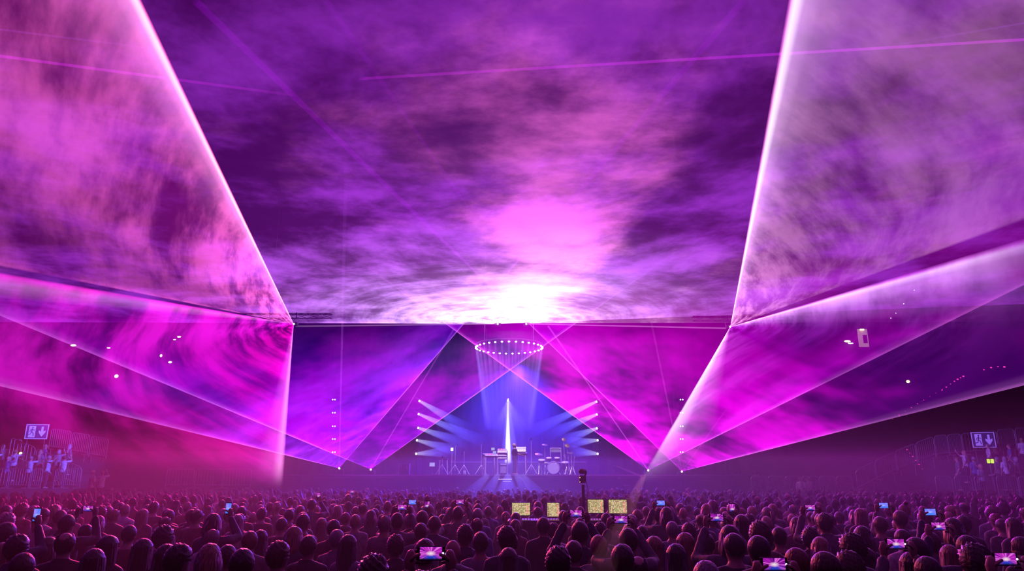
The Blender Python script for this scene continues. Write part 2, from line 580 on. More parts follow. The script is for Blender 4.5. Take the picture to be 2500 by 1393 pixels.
# drape closing the back of the stage, hung in folds
bm = bmesh.new()
n = 220
rows = [[bm.verts.new((-19 + 38 * i / n, 48.5 + 0.16 * math.sin(i * 1.3) + 0.05 * math.sin(i * 3.1), z)) for i in range(n + 1)] for z in (0.0, 6.0, 12.5)]
for a, b in zip(rows, rows[1:]):
    for i in range(n):
        bm.faces.new((a[i], a[i + 1], b[i + 1], b[i]))
o = link('backdrop_drape', new_mesh('backdrop_drape', bm), M_CLOTHB)
tag(o, 'black pleated drape hanging across the whole back of the stage', 'curtain')

# stage: deck, skirting panels, bright edge strips
st = bpy.data.objects.new('stage', None)
COL.objects.link(st)
st.location = (0, 38, 0)
tag(st, 'wide black stage facing the standing crowd with pale edge strips', 'stage')
bm = bmesh.new(); box(bm, (0, 5.0, ZST - 0.1), (26, 10.0, 0.2), bevel=0.01)
link('deck', new_mesh('deck', bm, False), M_DECK, st)
for i in range(13):
    bm = bmesh.new(); box(bm, (-12 + 2 * i, 0.06, (ZST - 0.2) / 2), (1.96, 0.05, ZST - 0.2), bevel=0.01)
    link('skirt_panel', new_mesh('skirt_panel', bm, False), M_CLOTHB, st)
for x0, x1, z in ((1163, 1290, ZST + 0.012),):
    pass
bm = bmesh.new(); box(bm, (0.0, -0.01, ZST - 0.03), (26, 0.03, 0.05))
link('edge_strip', new_mesh('edge_strip', bm, False), M_STEEL, st)
M_STRIP = plain('stage_edge_lamp', (0.6, 0.6, 0.65), 0.4, emit=(0.55, 0.5, 1.0), estr=1.6)
xa, xb = at(1216, 1168, 37.6).x, at(1250, 1168, 37.6).x
bm = bmesh.new(); box(bm, ((xa + xb) / 2, -0.03, at(1230, 1169, 37.97).z), (xb - xa, 0.04, 0.03))
link('step_light', new_mesh('step_light', bm, False), M_STRIP, st)
bm = bmesh.new(); box(bm, ((xa + xb) / 2 + 0.1, -0.03, at(1230, 1174, 37.97).z), ((xb - xa) * 0.6, 0.04, 0.015))
link('step_light', new_mesh('step_light', bm, False), M_STRIP, st)
# riser along the back of the stage
r0, r1 = at(1100, 1126, 43.5), at(1430, 1126, 43.5)
rs = bpy.data.objects.new('stage_riser', None); COL.objects.link(rs); rs.location = (0, 43.5, ZST)
tag(rs, 'long low black riser along the back of the stage with pale rim', 'riser')
bm = bmesh.new(); box(bm, ((r0.x + r1.x) / 2, 1.0, (r0.z - ZST) / 2 - 0.02), (r1.x - r0.x, 2.0, r0.z - ZST - 0.04))
link('platform', new_mesh('platform', bm, False), M_BLACK, rs)
bm = bmesh.new(); box(bm, ((r0.x + r1.x) / 2, -0.01, r0.z - ZST - 0.03), (r1.x - r0.x, 0.03, 0.04))
link('rim_strip', new_mesh('rim_strip', bm, False), M_STEEL, rs)

# ------------------------------------------------------------------ haze over the hall
def haze_mat(name, density):
    g = G(name)
    v = g.n('ShaderNodeVolumeScatter')
    v.inputs['Color'].default_value = (1, 1, 1, 1)
    v.inputs['Density'].default_value = density
    v.inputs['Anisotropy'].default_value = 0.25
    g.t.links.new(v.outputs[0], g.out.inputs['Volume'])
    return g.m
bm = bmesh.new(); box(bm, (0, 20.6, 1.55), (62, 33.0, 3.1))
o = link('haze', new_mesh('haze', bm, False), haze_mat('low_haze', 0.0125))
tag(o, 'thin theatre haze lying over the crowd in the hall', 'haze', kind='stuff')
bm = bmesh.new(); box(bm, (0, 42.8, 5.0), (21, 11.0, 10.0))
o = link('haze', new_mesh('haze', bm, False), haze_mat('stage_haze', 0.0095))
tag(o, 'thin theatre haze drifting over the stage', 'haze', kind='stuff')

# ------------------------------------------------------------------ laser light sheets hanging in the haze
def spline(pts, n):
    """Catmull-Rom through points, n samples"""
    P = [Vector(p) for p in pts]
    P = [P[0] * 2 - P[1]] + P + [P[-1] * 2 - P[-2]]
    out = []
    segs = len(P) - 3
    for i in range(n):
        x = i / (n - 1) * segs
        k = min(int(x), segs - 1)
        t = x - k
        a, b, c, d = P[k:k + 4]
        out.append(0.5 * ((2 * b) + (c - a) * t + (2 * a - 5 * b + 4 * c - d) * t * t + (3 * b - a - 3 * c + d) * t ** 3))
    return out

def sheet(name, apex, ends, mat, nu=96, nv=14, smooth=True):
    apex = Vector(apex)
    ends = spline(ends, nu) if smooth else [Vector(ends[0]).lerp(Vector(ends[-1]), i / (nu - 1)) for i in range(nu)]
    vs, uvs = [], []
    for j in range(nv + 1):
        s = 0.004 + 0.996 * (j / nv) ** 1.6
        for i in range(nu):
            vs.append((ends[i] - apex) * s)
            uvs.append((i / (nu - 1), s))
    fs = [(j * nu + i, j * nu + i + 1, (j + 1) * nu + i + 1, (j + 1) * nu + i) for j in range(nv) for i in range(nu - 1)]
    me = bpy.data.meshes.new(name)
    me.from_pydata(vs, [], fs)
    lay = me.uv_layers.new(name='fan')
    idx = np.zeros(len(me.loops), dtype=np.int32)
    me.loops.foreach_get('vertex_index', idx)
    lay.data.foreach_set('uv', np.array(uvs, dtype=np.float32)[idx].ravel())
    me.polygons.foreach_set('use_smooth', [True] * len(me.polygons))
    o = link(name, me, mat)
    o.location = apex
    return o

def sheet_mat(name, profile, radial, dark, bright, rmax, seed, scale=0.22, detail=6, warp=2.0, lo=0.35, hi=0.7, floor=0.25,
              arcs=0.0, arc_r=12.0, arc_k=(0.9, 2.0), gain=1.0, plume=None, rough=0.58, arc_pow=1.0, fade=None, stretch=None, arc_detail=4, axes='xy', edge=None, edge_rad=None, core=None):
    """profile: ramp over the scan angle, radial: ramp over distance/rmax, cloud: warped noise between two colours of light"""
    g = G(name)
    P = g.coord('Object')
    fan = g.sep(g.uv('fan'))
    r = g.vec('LENGTH', P)
    rn = g.math('DIVIDE', r, rmax)
    pr = g.ramp(fan[0], profile)
    ra = g.ramp(rn, radial)
    q = g.sep(P)
    Ps = g.vec('ADD', g.comb(q['xyz'.index(axes[0])], q['xyz'.index(axes[1])], 0.0), (seed * 13.7, seed * 7.1, 0.0))
    if stretch:
        Ps = g.vec('MULTIPLY', Ps, stretch)
    wv = None
    Pw = Ps
    if warp:
        wv = g.noise(Ps, scale * 0.45, 1.0, 0.5, dims='2D', color=True)
        wv = g.vec('SCALE', g.vec('SUBTRACT', wv, (0.5, 0.5, 0.5)), scale=warp / scale * 0.22)
        Pw = g.vec('ADD', Ps, wv)
    n = g.noise(Pw, scale, detail, rough, dims='2D')
    if arcs > 0:
        # haze drawn out into arcs around the projector
        ang = g.math('MULTIPLY_ADD', fan[0], arc_k[1], seed * 5.0)
        av = g.comb(g.math('MULTIPLY', r, arc_k[0]), ang, seed)
        if wv is not None:
            av = g.vec('ADD', av, g.vec('SCALE', wv, scale=0.14 * scale / 0.22))
        n2 = g.noise(av, 1.0, arc_detail, 0.62, dims='2D')
        wgt = g.math('MULTIPLY', g.math('POWER', g.math('SUBTRACT', 1.0, g.math('DIVIDE', r, arc_r), clamp=True), arc_pow), arcs)
        n = g.math('ADD', g.math('MULTIPLY', n, g.math('SUBTRACT', 1.0, wgt)), g.math('MULTIPLY', n2, wgt))
    if plume:
        # a denser column of smoke drifting away from the projector
        axis, x0, width, amt = plume
        side = g.math('ABSOLUTE', g.math('SUBTRACT', g.vec('DOT_PRODUCT', g.vec('ADD', P, g.vec('SCALE', wv, scale=0.75)), axis), x0))
        pm = g.rng(side, width, width * 0.15, -amt, amt, smooth=True)
        n = g.math('ADD', n, pm)
    c = g.rng(n, lo, hi, 0.0, 1.0, smooth=True)
    col = g.mix(c, dark, bright)
    s = g.math('ADD', g.math('MULTIPLY', c, 1.0 - floor), floor)
    s = g.math('MULTIPLY', s, g.math('MULTIPLY', ra, gain))
    col = g.mix(1.0, col, pr, 'MULTIPLY')
    col = g.vec('SCALE', col, scale=s)
    if edge:
        # edge brightness painted into the emission at the ends of the sweep
        col = g.vec('ADD', col, g.vec('SCALE', g.ramp(fan[0], edge), scale=g.ramp(rn, edge_rad)))
    if core:
        # whitish glow painted into the emission close to the aperture
        k = g.math('ADD', 0.12, g.math('MULTIPLY', c, 1.0))
        k = g.math('MULTIPLY', k, g.sep(pr)[0])
        col = g.vec('ADD', col, g.vec('SCALE', g.ramp(rn, core), scale=k))
    fd = g.rng(fan[1], fade, 1.0, 1.0, 0.0, smooth=True) if fade else 1.0
    return g.beam(col, fd)

YB = 43.0        # laser truss above the back of the stage
C1, C2 = at(1215, 790, YB), at(1285, 790, YB)
YS = 39.0        # stage floor projectors
P1, P2, P3, P4 = at(828, 1142, YS), at(905, 1145, YS), at(1583, 1147, YS), at(1665, 1150, YS)
YL = 38.0
LA, RA = at(717, 790, YL), at(1783, 797, YL)

def on_plane(px, py, z):
    return at_z(px, py, z)

ZS = C1.z
# overhead sheets: flat, just under the truss height
def flat_ends(c, a0, a1, L, n=9):
    return [(c.x + L * math.sin(math.radians(a)), c.y - L * math.cos(math.radians(a)), c.z) for a in [a0 + (a1 - a0) * i / (n - 1) for i in range(n)]]

one = lambda k: (k, k, k)
m = sheet_mat('laser_haze_violet', [(0, 0.9), (0.02, 0.6), (0.3, 0.8), (0.5, 1.0), (0.8, 0.7), (0.97, 0.5), (1, 0.5)],
              [(0, 4.0), (0.03, 2.6), (0.1, 1.9), (0.2, 1.35), (0.35, 0.95), (0.55, 0.66), (0.75, 0.5), (1.0, 0.42)],
              srgb(108, 0, 142), srgb(165, 52, 218), 45.0, 1.3, scale=0.16, detail=7, warp=2.6, lo=0.36, hi=0.68, floor=0.5, rough=0.62,
              arcs=0.75, arc_r=17.0, arc_k=(0.9, 5.0), gain=0.88,
              core=[(0, one(5.0)), (0.02, (2.4, 2.1, 2.6)), (0.06, (1.9, 1.6, 2.2)), (0.12, (1.4, 1.0, 1.7)), (0.2, (0.8, 0.42, 1.15)), (0.3, (0.36, 0.11, 0.58)), (0.42, (0.10, 0.01, 0.2)), (0.6, (0.02, 0.0, 0.05)), (0.75, 0.0)])
sh_c1 = sheet('laser_sheet', C1, flat_ends(C1, -89, 80, 60, 19), m, nu=128)
m = sheet_mat('laser_haze_pink', [(0, 0.3), (0.2, 0.4), (0.42, 0.85), (0.5, 1.0), (0.58, 0.95), (0.75, 0.6), (0.98, 0.45), (1, 0.6)],
              [(0, 4.0), (0.03, 2.4), (0.1, 1.9), (0.18, 1.5), (0.3, 1.15), (0.5, 0.85), (0.7, 0.6), (1.0, 0.45)],
              srgb(84, 8, 92), srgb(225, 98, 200), 45.0, 4.1, scale=0.15, detail=8, warp=2.8, lo=0.39, hi=0.80, floor=0.28, rough=0.62,
              arcs=0.6, arc_r=14.0, arc_k=(0.8, 5.0), gain=0.98, plume=((1, 0, 0), 0.2, 5.6, 0.15),
              core=[(0, one(5.0)), (0.02, (2.4, 2.0, 2.4)), (0.06, (2.1, 1.7, 2.1)), (0.12, (1.8, 1.3, 1.7)), (0.2, (1.15, 0.7, 1.05)), (0.3, (0.5, 0.22, 0.45)), (0.4, (0.16, 0.04, 0.15)), (0.55, (0.05, 0.01, 0.05)), (0.75, 0.0)])
sh_c2 = sheet('laser_sheet', C2 + Vector((0, 0, 0.04)), flat_ends(C2, -80, 89, 60, 19), m, nu=128)

# fans rising from the stage floor over the audience
def fan_ends(apex, a, b, la, lb, mid):
    """end line of a flat fan: full reach along its two edges, shorter between them"""
    a, b = Vector(a) - apex, Vector(b) - apex
    out = []
    for i in range(13):
        t = i / 12
        d = (a.normalized() * (1 - t) + b.normalized() * t).normalized()
        L = a.length * la * (1 - t) + b.length * lb * t
        k = 1 - (1 - mid) * math.sin(math.pi * t) ** 0.7
        out.append(apex + d * L * k)
    return out

fan_prof = [(0, 1.5), (0.03, 1.15), (0.1, 1.0), (0.9, 1.0), (0.97, 1.15), (1, 1.5)]
fan_edge = lambda a, b, w=0.005: [(0, a), (w * 0.55, a), (w, [x * 0.3 for x in a]), (w * 4, 0.0), (1 - w * 4, 0.0), (1 - w, [x * 0.3 for x in b]), (1 - w * 0.55, b), (1, b)]
fan_rad = [(0, 3.0), (0.02, 2.0), (0.08, 1.4), (0.2, 1.05), (0.35, 0.8), (0.5, 0.62), (0.65, 0.48), (0.8, 0.40), (1, 0.34)]
fan_short = [(0, 3.0), (0.02, 2.0), (0.08, 1.4), (0.2, 1.05), (0.3, 0.85), (0.4, 0.6), (0.5, 0.38), (0.6, 0.22), (0.75, 0.12), (1, 0.06)]
line_rad = [(0, 1.2), (0.05, 1.0), (0.3, 0.8), (0.4, 0.5), (0.5, 0.26), (0.65, 0.2), (1, 0.3)]
fkw = dict(detail=4, warp=1.2, stretch=(1.0, 0.6, 1.6), arc_r=10, arc_k=(1.6, 5.0), arc_detail=4, fade=0.7, edge_rad=line_rad)
PKE = lambda k: (1.0 * k, 0.28 * k, 1.0 * k)
m = sheet_mat('laser_haze_stage_a', [(0, 1.5), (0.03, 1.2), (0.15, 1.0), (0.4, 0.8), (0.7, 0.8), (0.9, 0.95), (1, 1.3)], fan_short, srgb(95, 0, 205), srgb(165, 35, 255), 40, 6.2, scale=0.35, floor=0.5, arcs=0.5, lo=0.3, hi=0.7, gain=1.75, edge=fan_edge(PKE(1.3), PKE(1.3)), **fkw)
sh_p1 = sheet('laser_sheet', P1, fan_ends(P1, at(0, 942, 10), at(1800, 20, 10), 1.3, 0.82, 0.82), m)
m = sheet_mat('laser_haze_stage_b', fan_prof, fan_short, srgb(95, 0, 200), srgb(190, 0, 235), 40, 8.2, scale=0.35, floor=0.5, arcs=0.5, lo=0.3, hi=0.7, gain=1.15, edge=fan_edge(PKE(1.0), PKE(1.4)), **fkw)
sh_p2 = sheet('laser_sheet', P2, fan_ends(P2, at(0, 770, 12), at(1800, 509, 16), 1.3, 0.95, 0.82), m)
m = sheet_mat('laser_haze_stage_c', [(0, 1.5), (0.05, 1.1), (0.3, 1.0), (0.5, 0.8), (0.68, 0.5), (0.9, 0.5), (1, 1.0)], fan_short, srgb(135, 0, 175), srgb(255, 0, 250), 40, 10.2, scale=0.22, floor=0.4, arcs=0.3, lo=0.34, hi=0.62, gain=1.4, edge=fan_edge(PKE(1.4), PKE(0.8)), **fkw)
sh_p3 = sheet('laser_sheet', P3, fan_ends(P3, at(700, 511, 16), at(2500, 695, 12), 0.93, 1.42, 0.85), m)
m = sheet_mat('laser_haze_stage_d', [(0, 1.0), (0.1, 0.7), (0.3, 0.5), (0.6, 0.45), (0.8, 0.7), (0.95, 1.2), (1, 1.5)], fan_rad, srgb(100, 0, 150), srgb(235, 0, 230), 40, 12.2, scale=0.22, floor=0.4, arcs=0.5, lo=0.36, hi=0.64, gain=1.45, edge=fan_edge(PKE(1.2), PKE(1.3)), **fkw)
sh_p4 = sheet('laser_sheet', P4, fan_ends(P4, at(490, 20, 10), at(2500, 940, 10), 0.82, 1.42, 0.85), m)

# the curved sheets thrown by the two side projectors, each cut in two by a dark gap
cone_rad = [(0, 5.0), (0.03, 3.4), (0.1, 2.5), (0.2, 1.75), (0.35, 1.15), (0.55, 0.9), (0.75, 0.8), (1, 0.65)]
flat_rad = [(0, 1.4), (0.1, 1.1), (0.5, 1.0), (1, 0.95)]
rim = lambda red, wht, pnk: [(0, 0.0), (0.003, red), (0.008, [0.55 * (p + q) for p, q in zip(red, wht)]), (0.014, wht), (0.022, [0.75 * x for x in wht]), (0.034, pnk), (0.07, [0.45 * x for x in pnk]), (0.14, [0.12 * x for x in pnk]), (0.28, 0.0)]
m = sheet_mat('laser_haze_rose', [(0, 0.4), (0.02, 1.1), (0.15, 1.0), (0.4, 0.95), (0.52, 0.8), (0.65, 0.48), (0.8, 0.45), (0.91, 0.7), (0.97, 0.95), (0.985, 0.6), (1, 0)], cone_rad, srgb(128, 16, 96), srgb(224, 88, 176), 38, 3.7, scale=0.20, detail=7, warp=2.6, lo=0.34, hi=0.60,
              floor=0.45, axes='yz', arcs=0.8, arc_r=26, arc_k=(0.6, 4.5), gain=0.80, edge=rim((0.85, 0.0, 0.22), (1.1, 0.85, 1.0), (0.75, 0.25, 0.6)), edge_rad=flat_rad)
sh_l1 = sheet('laser_sheet', LA, [at(258, -185, 14), at(-120, -250, 11), at(-420, 150, 10), at(-420, 480, 10), at(-420, 568, 10)], m)
m = sheet_mat('laser_haze_cerise', [(0, 0.0), (0.02, 1.2), (0.06, 1.05), (0.16, 0.9), (0.4, 0.85), (0.62, (0.7, 0.3, 0.6)), (0.8, (0.6, 0.1, 0.4)), (0.93, (0.75, 0.1, 0.5)), (0.99, 1.0), (1, 0.4)], [(0, 4.0), (0.03, 2.2), (0.1, 1.5), (0.3, 1.1), (0.6, 0.75), (0.85, 0.4), (1, 0.2)],
              srgb(120, 0, 112), srgb(238, 22, 212), 38, 5.9, scale=0.24, detail=6, warp=2.4, lo=0.34, hi=0.66, floor=0.4, axes='yz', fade=0.9, arcs=0.8, arc_r=16, arc_k=(0.8, 3.0), gain=1.05,
              edge=[(0, 0.0), (0.012, (0.5, 0.02, 0.3)), (0.05, (0.22, 0.1, 0.2)), (0.12, 0.0), (0.9, 0.0), (0.955, (0.16, 0.0, 0.1)), (0.982, (0.5, 0.06, 0.36)), (0.994, (0.9, 0.35, 0.75)), (1, 0.0)], edge_rad=flat_rad)
sh_l2 = sheet('laser_sheet', LA, [at(-420, 590, 10), at(-420, 800, 11), at(-300, 1000, 13), at(150, 1130, 17), at(690, 1196, 22)], m)
m = sheet_mat('laser_haze_lilac', [(0, 0.4), (0.02, 1.1), (0.18, 0.9), (0.5, 0.75), (0.9, 0.85), (0.975, 0.9), (1, 0)], cone_rad, srgb(116, 52, 112), srgb(215, 140, 200), 38, 9.4, scale=0.20, detail=7, warp=2.6, lo=0.34, hi=0.66,
              floor=0.42, axes='yz', arcs=0.85, arc_r=26, arc_k=(0.65, 4.5), gain=0.47, edge=rim((0.5, 0.0, 0.35), (1.1, 0.95, 1.15), (0.42, 0.26, 0.46)), edge_rad=flat_rad)
sh_r1 = sheet('laser_sheet', RA, [at(1958, -185, 14), at(2420, -260, 11), at(2900, 0, 10), at(2920, 250, 10), at(2920, 385, 10)], m)
m = sheet_mat('laser_haze_orchid', [(0, 0.0), (0.015, 1.0), (0.06, 0.8), (0.14, (0.42, 0.2, 0.48)), (0.26, (0.25, 0.04, 0.3)), (0.6, (0.15, 0.0, 0.18)), (0.9, (0.3, 0.08, 0.3)), (0.98, 0.9), (1, 0.3)], [(0, 5.0), (0.03, 3.2), (0.1, 2.0), (0.25, 1.3), (0.5, 0.75), (0.75, 0.4), (1, 0.15)],
              srgb(115, 10, 150), srgb(225, 150, 250), 38, 7.7, scale=0.26, detail=6, warp=2.4, lo=0.32, hi=0.66, floor=0.4, axes='yz', fade=0.72, arcs=0.7, arc_r=16, arc_k=(0.8, 3.0), gain=0.8,
              edge=[(0, 0.0), (0.01, (0.4, 0.05, 0.45)), (0.022, (0.75, 0.55, 0.85)), (0.045, (0.34, 0.2, 0.44)), (0.1, (0.1, 0.06, 0.15)), (0.2, 0.0), (0.88, 0.0), (0.95, (0.25, 0.1, 0.25)), (0.98, (0.7, 0.5, 0.7)), (0.993, (1.0, 0.75, 1.0)), (1, 0.0)],
              edge_rad=[(0, 1.6), (0.2, 1.2), (0.4, 1.0), (0.6, 0.75), (0.85, 0.4), (1, 0.2)])
sh_r2 = sheet('laser_sheet', RA, [at(2920, 455, 10), at(2850, 800, 11), at(2500, 1010, 12), at(2000, 1120, 15), at(1548, 1196, 22)], m)

# single beams drawn through the haze
def ray_mat(name, color, strength, a=1.0, b=0.0):
    g = G(name)
    z = g.sep(g.coord('Object'))[2]
    return g.beam(color, g.math('MULTIPLY', g.rng(z, 0.0, 1.0, a, b), strength * 0.36))

RAYS = {}
def laser_beam(a, b, w0, w1, color, strength, label, f0=1.0, f1=0.0):
    a, b = Vector(a), Vector(b)
    bm = bmesh.new()
    k = 8
    r0 = [bm.verts.new((w0 * math.cos(2 * math.pi * i / k), w0 * math.sin(2 * math.pi * i / k), 0)) for i in range(k)]
    r1 = [bm.verts.new((w1 * math.cos(2 * math.pi * i / k), w1 * math.sin(2 * math.pi * i / k), 1)) for i in range(k)]
    for i in range(k):
        bm.faces.new((r0[i], r0[(i + 1) % k], r1[(i + 1) % k], r1[i]))
    me = bpy.data.meshes.new('laser_ray')
    bm.to_mesh(me)
    bm.free()
    o = link('laser_ray', me, ray_mat('laser_ray_light', color, strength, f0, f1))
    o.location = a
    o.rotation_euler = (b - a).to_track_quat('Z', 'Y').to_euler()
    o.scale = (1, 1, (b - a).length)
    return tag(o, label, 'laser light')

VI, MG = (0.5, 0.0, 0.95), (0.9, 0.12, 0.95)
laser_beam(P1, at(846, 330, 22), 0.02, 0.07, (0.6, 0.12, 1.0), 0.30, 'thin upright violet beam from the outer floor laser of the crimson side')
laser_beam(P4, at(1560, 640, 26), 0.02, 0.05, MG, 0.30, 'thin steep pink beam from the outer floor laser of the magenta side')
laser_beam(at(1131, 792, 26), at(1815, 3, 9.8), 0.04, 0.06, VI, 0.13, 'faint violet beam crossing overhead towards the lilac sheet', 1.0, 0.7)
laser_beam(at(1291, 790, 26), at(478, 3, 9.8), 0.04, 0.06, VI, 0.16, 'faint violet beam crossing overhead towards the rose sheet', 1.0, 0.8)
laser_beam(at(1180, 560, 24), at(795, 0, 9.8), 0.03, 0.05, VI, 0.07, 'fainter second violet beam overhead on the rose side', 1.0, 0.8)
laser_beam(C1, at(722, 796, YB - 1), 0.03, 0.05, (1.0, 0.45, 1.0), 0.40, 'thin level pink beam from the girder towards the rose projector', 1.0, 0.4)
laser_beam(C2, at(1780, 801, YB - 1), 0.03, 0.05, (1.0, 0.3, 1.0), 0.50, 'thin level pink beam from the girder towards the lilac projector', 1.0, 0.6)
laser_beam(P2, at(1108, 803, 33), 0.02, 0.04, MG, 0.45, 'thin slanting pink beam inside the inner fan, crimson side', 1.0, 0.3)
laser_beam(P3, at(1338, 795, 33), 0.02, 0.04, MG, 0.60, 'thin slanting pink beam inside the inner fan, magenta side', 1.0, 0.5)
laser_beam(P1, at(520, 845, 30), 0.015, 0.03, VI, 0.25, 'thin violet beam climbing from the outer floor laser into the rose light')
laser_beam(P4, at(1785, 982, 34), 0.015, 0.03, MG, 0.35, 'short pink beam flicking up from the outer floor laser, magenta side')
laser_beam(at(-80, 126, 13), at(760, 238, 30), 0.03, 0.06, (0.85, 0.02, 1.0), 0.36, 'level magenta beam high over the rose sheet', 1.0, 0.0)
laser_beam(at(-80, 62, 13), at(420, 124, 28), 0.02, 0.04, (0.5, 0.08, 1.0), 0.16, 'faint violet beam highest over the rose sheet', 1.0, 0.0)
laser_beam(at(2580, 92, 13), at(470, 216, 36), 0.03, 0.08, (0.8, 0.02, 1.0), 0.36, 'long level magenta beam crossing high over the whole hall', 1.0, 0.1)
laser_beam(at(2560, 46, 13), at(2080, 128, 24), 0.02, 0.04, (0.5, 0.08, 1.0), 0.12, 'faint violet beam highest over the lilac sheet', 1.0, 0.0)


# ------------------------------------------------------------------ things made of parts
def thing(name, loc, label, cat, group=None, rz=0.0):
    o = bpy.data.objects.new(name, None)
    COL.objects.link(o)
    o.empty_display_size = 0.1
    o.location = loc
    o.rotation_euler = (0, 0, rz)
    return tag(o, label, cat, group)

def part(name, parent, mat, *shapes, smooth=False):
    """shapes: ('box', c, s[, rz/rot][, bevel]) | ('limb', pts, r) | ('blob', c, r) | ('cyl', a, b, r)"""
    bm = bmesh.new()
    for sh in shapes:
        k = sh[0]
        if k == 'box': box(bm, sh[1], sh[2], bevel=sh[3] if len(sh) > 3 else 0.0, rot=sh[4] if len(sh) > 4 else None)
        elif k == 'limb': limb(bm, sh[1], sh[2], sh[3] if len(sh) > 3 else 8)
        elif k == 'blob': blob(bm, sh[1], sh[2], 12, 8)
        elif k == 'cyl': limb(bm, [sh[1], sh[2]], [sh[3], sh[4] if len(sh) > 4 else sh[3]], sh[5] if len(sh) > 5 else 12, False)
    return link(name, new_mesh(name, bm, smooth), mat, parent)

def copy_tree(o, parent=None):
    c = o.copy()
    COL.objects.link(c)
    if parent is not None:
        c.parent = parent
    for ch in o.children:
        copy_tree(ch, c)
    return c

def glow(name, color, strength):
    g = G(name)
    e = g.n('ShaderNodeEmission')
    g.put(e.inputs[0], color)
    v = g.noise(g.coord('Object'), 6.0, 1.0, 0.5)
    g.put(e.inputs[1], g.math('MULTIPLY', g.rng(v, 0.3, 0.7, 0.85, 1.15), strength))
    g.m.cycles.emission_sampling = 'NONE'
    return g.surf(e.outputs[0])

M_LENS = glow('lamp_lens', (0.85, 0.82, 1.0), 9.0)
M_LENSB = glow('blue_lamp_lens', (0.55, 0.55, 1.0), 7.0)
M_LASER = glow('laser_aperture', (1.0, 0.75, 1.0), 14.0)
M_WARM = glow('warm_lamp', (1.0, 0.80, 0.36), 1.9)
M_PINKL = glow('pink_glow', (1.0, 0.04, 0.42), 1.0)
M_GREENL = glow('green_yellow_lamp', (0.62, 0.85, 0.05), 1.6)
M_REDLED = glow('red_led', (1.0, 0.03, 0.12), 3.0)

def truss(name, a, b, label, w=0.3, n=16):
    """three-chord lattice girder"""
    a, b = Vector(a), Vector(b)
    t = thing(name, a, label, 'truss')
    d = b - a
    side = Vector((0, 1, 0)) if abs(d.normalized().y) < 0.9 else Vector((1, 0, 0))
    up = d.normalized().cross(side).normalized()
    offs = [side * w / 2 + up * w * 0.3, side * -w / 2 + up * w * 0.3, up * -w * 0.5]
    for q in offs:
        part('chord', t, M_BLACK, ('cyl', q, q + d, 0.025, 0.025, 6))
    br = []
    for i in range(n):
        p, q = d * (i / n), d * ((i + 1) / n)
        for k in range(3):
            br.append(('cyl', p + offs[k], q + offs[(k + 1) % 3], 0.012, 0.012, 5))
    part('bracing', t, M_BLACK, *br)
    return t

truss('overhead_truss', C1 + Vector((-13, 0.35, 0.55)), C1 + Vector((15, 0.35, 0.55)), 'black lattice girder over the back of the stage carrying two laser projectors', n=40)
truss('overhead_truss', (LA.x - 5, YL + 0.35, LA.z + 0.55), (LA.x + 2, YL + 0.35, LA.z + 0.55), 'short black lattice girder carrying the rose laser projector', n=10)
truss('overhead_truss', (RA.x - 2, YL + 0.35, RA.z + 0.55), (RA.x + 5, YL + 0.35, RA.z + 0.55), 'short black lattice girder carrying the lilac laser projector', n=10)
for tx, label in ((LA.x - 1.5, 'rose'), (RA.x + 1.5, 'lilac')):
    t = thing('hanging_chain', (tx, YL + 0.35, LA.z + 0.7), f'thin chain holding up the girder of the {label} laser projector', 'chain')
    part('chain', t, M_STEEL, ('cyl', (0, 0, 0), (0, 0, 19.02 - LA.z - 0.7), 0.012, 0.012, 5), ('cyl', (0, 0, -0.33), (0, 0, 0.02), 0.02, 0.02, 6))
    part('hook', t, M_BLACK, ('limb', [(0, 0, -0.02), (0.04, 0, -0.06), (0, 0, -0.1)], 0.015, 6))

def projector(loc, target, label, hang):
    t = thing('laser_projector', loc, label, 'projector', 'show laser projectors')
    q = (Vector(target) - Vector(loc)).normalized().to_track_quat('Y', 'Z').to_matrix()
    def tr(p): return q @ Vector(p)
    part('housing', t, M_BLACK, ('box', tr((0, -0.28, 0)), (0.34, 0.46, 0.2), 0.015, q))
    part('aperture', t, M_LASER, ('blob', tr((0, -0.03, 0)), (0.045, 0.045, 0.045)))
    s = 1 if hang else -1
    part('yoke', t, M_STEEL, ('limb', [tr((-0.2, -0.28, 0)), tr((-0.2, -0.28, 0)) + Vector((0, 0, 0.3 * s)), tr((0.2, -0.28, 0)) + Vector((0, 0, 0.3 * s)), tr((0.2, -0.28, 0))], 0.018, 6))
    if hang:
        part('clamp', t, M_BLACK, ('limb', [tr((0, -0.28, 0)) + Vector((0, 0, 0.28)), (0, 0.35, 0.42), (0, 0.35, 0.72)], 0.03, 6))
    else:
        h = max(0.05, loc[2] - 0.32 - ZST) if loc[1] > 38.2 else 0.2
        part('foot', t, M_BLACK, ('box', tr((0, -0.28, 0)) + Vector((0, 0, -0.32 - h / 2)), (0.3, 0.3, h), 0.01))
    return t

projector(C1, C1 + Vector((-1, -10, 0)), 'overhead laser projector on the girder, first of two glaring white points', True)
projector(C2, C2 + Vector((1, -10, 0)), 'overhead laser projector on the girder, pink twin beside the violet one', True)
projector(LA, (-8, 14, 7), 'laser projector at the tip of the rose light sheets', True)
projector(RA, (9, 14, 7), 'laser projector at the tip of the lilac light sheets', True)
for P_, lab in ((P1, 'outer floor laser projector on the crimson side of the stage'), (P2, 'inner floor laser projector on the crimson side of the stage'),
                (P3, 'inner floor laser projector on the magenta side of the stage'), (P4, 'outer floor laser projector on the magenta side of the stage')):
    projector(P_, P_ + Vector((0, -10, 3.0)), lab, False)

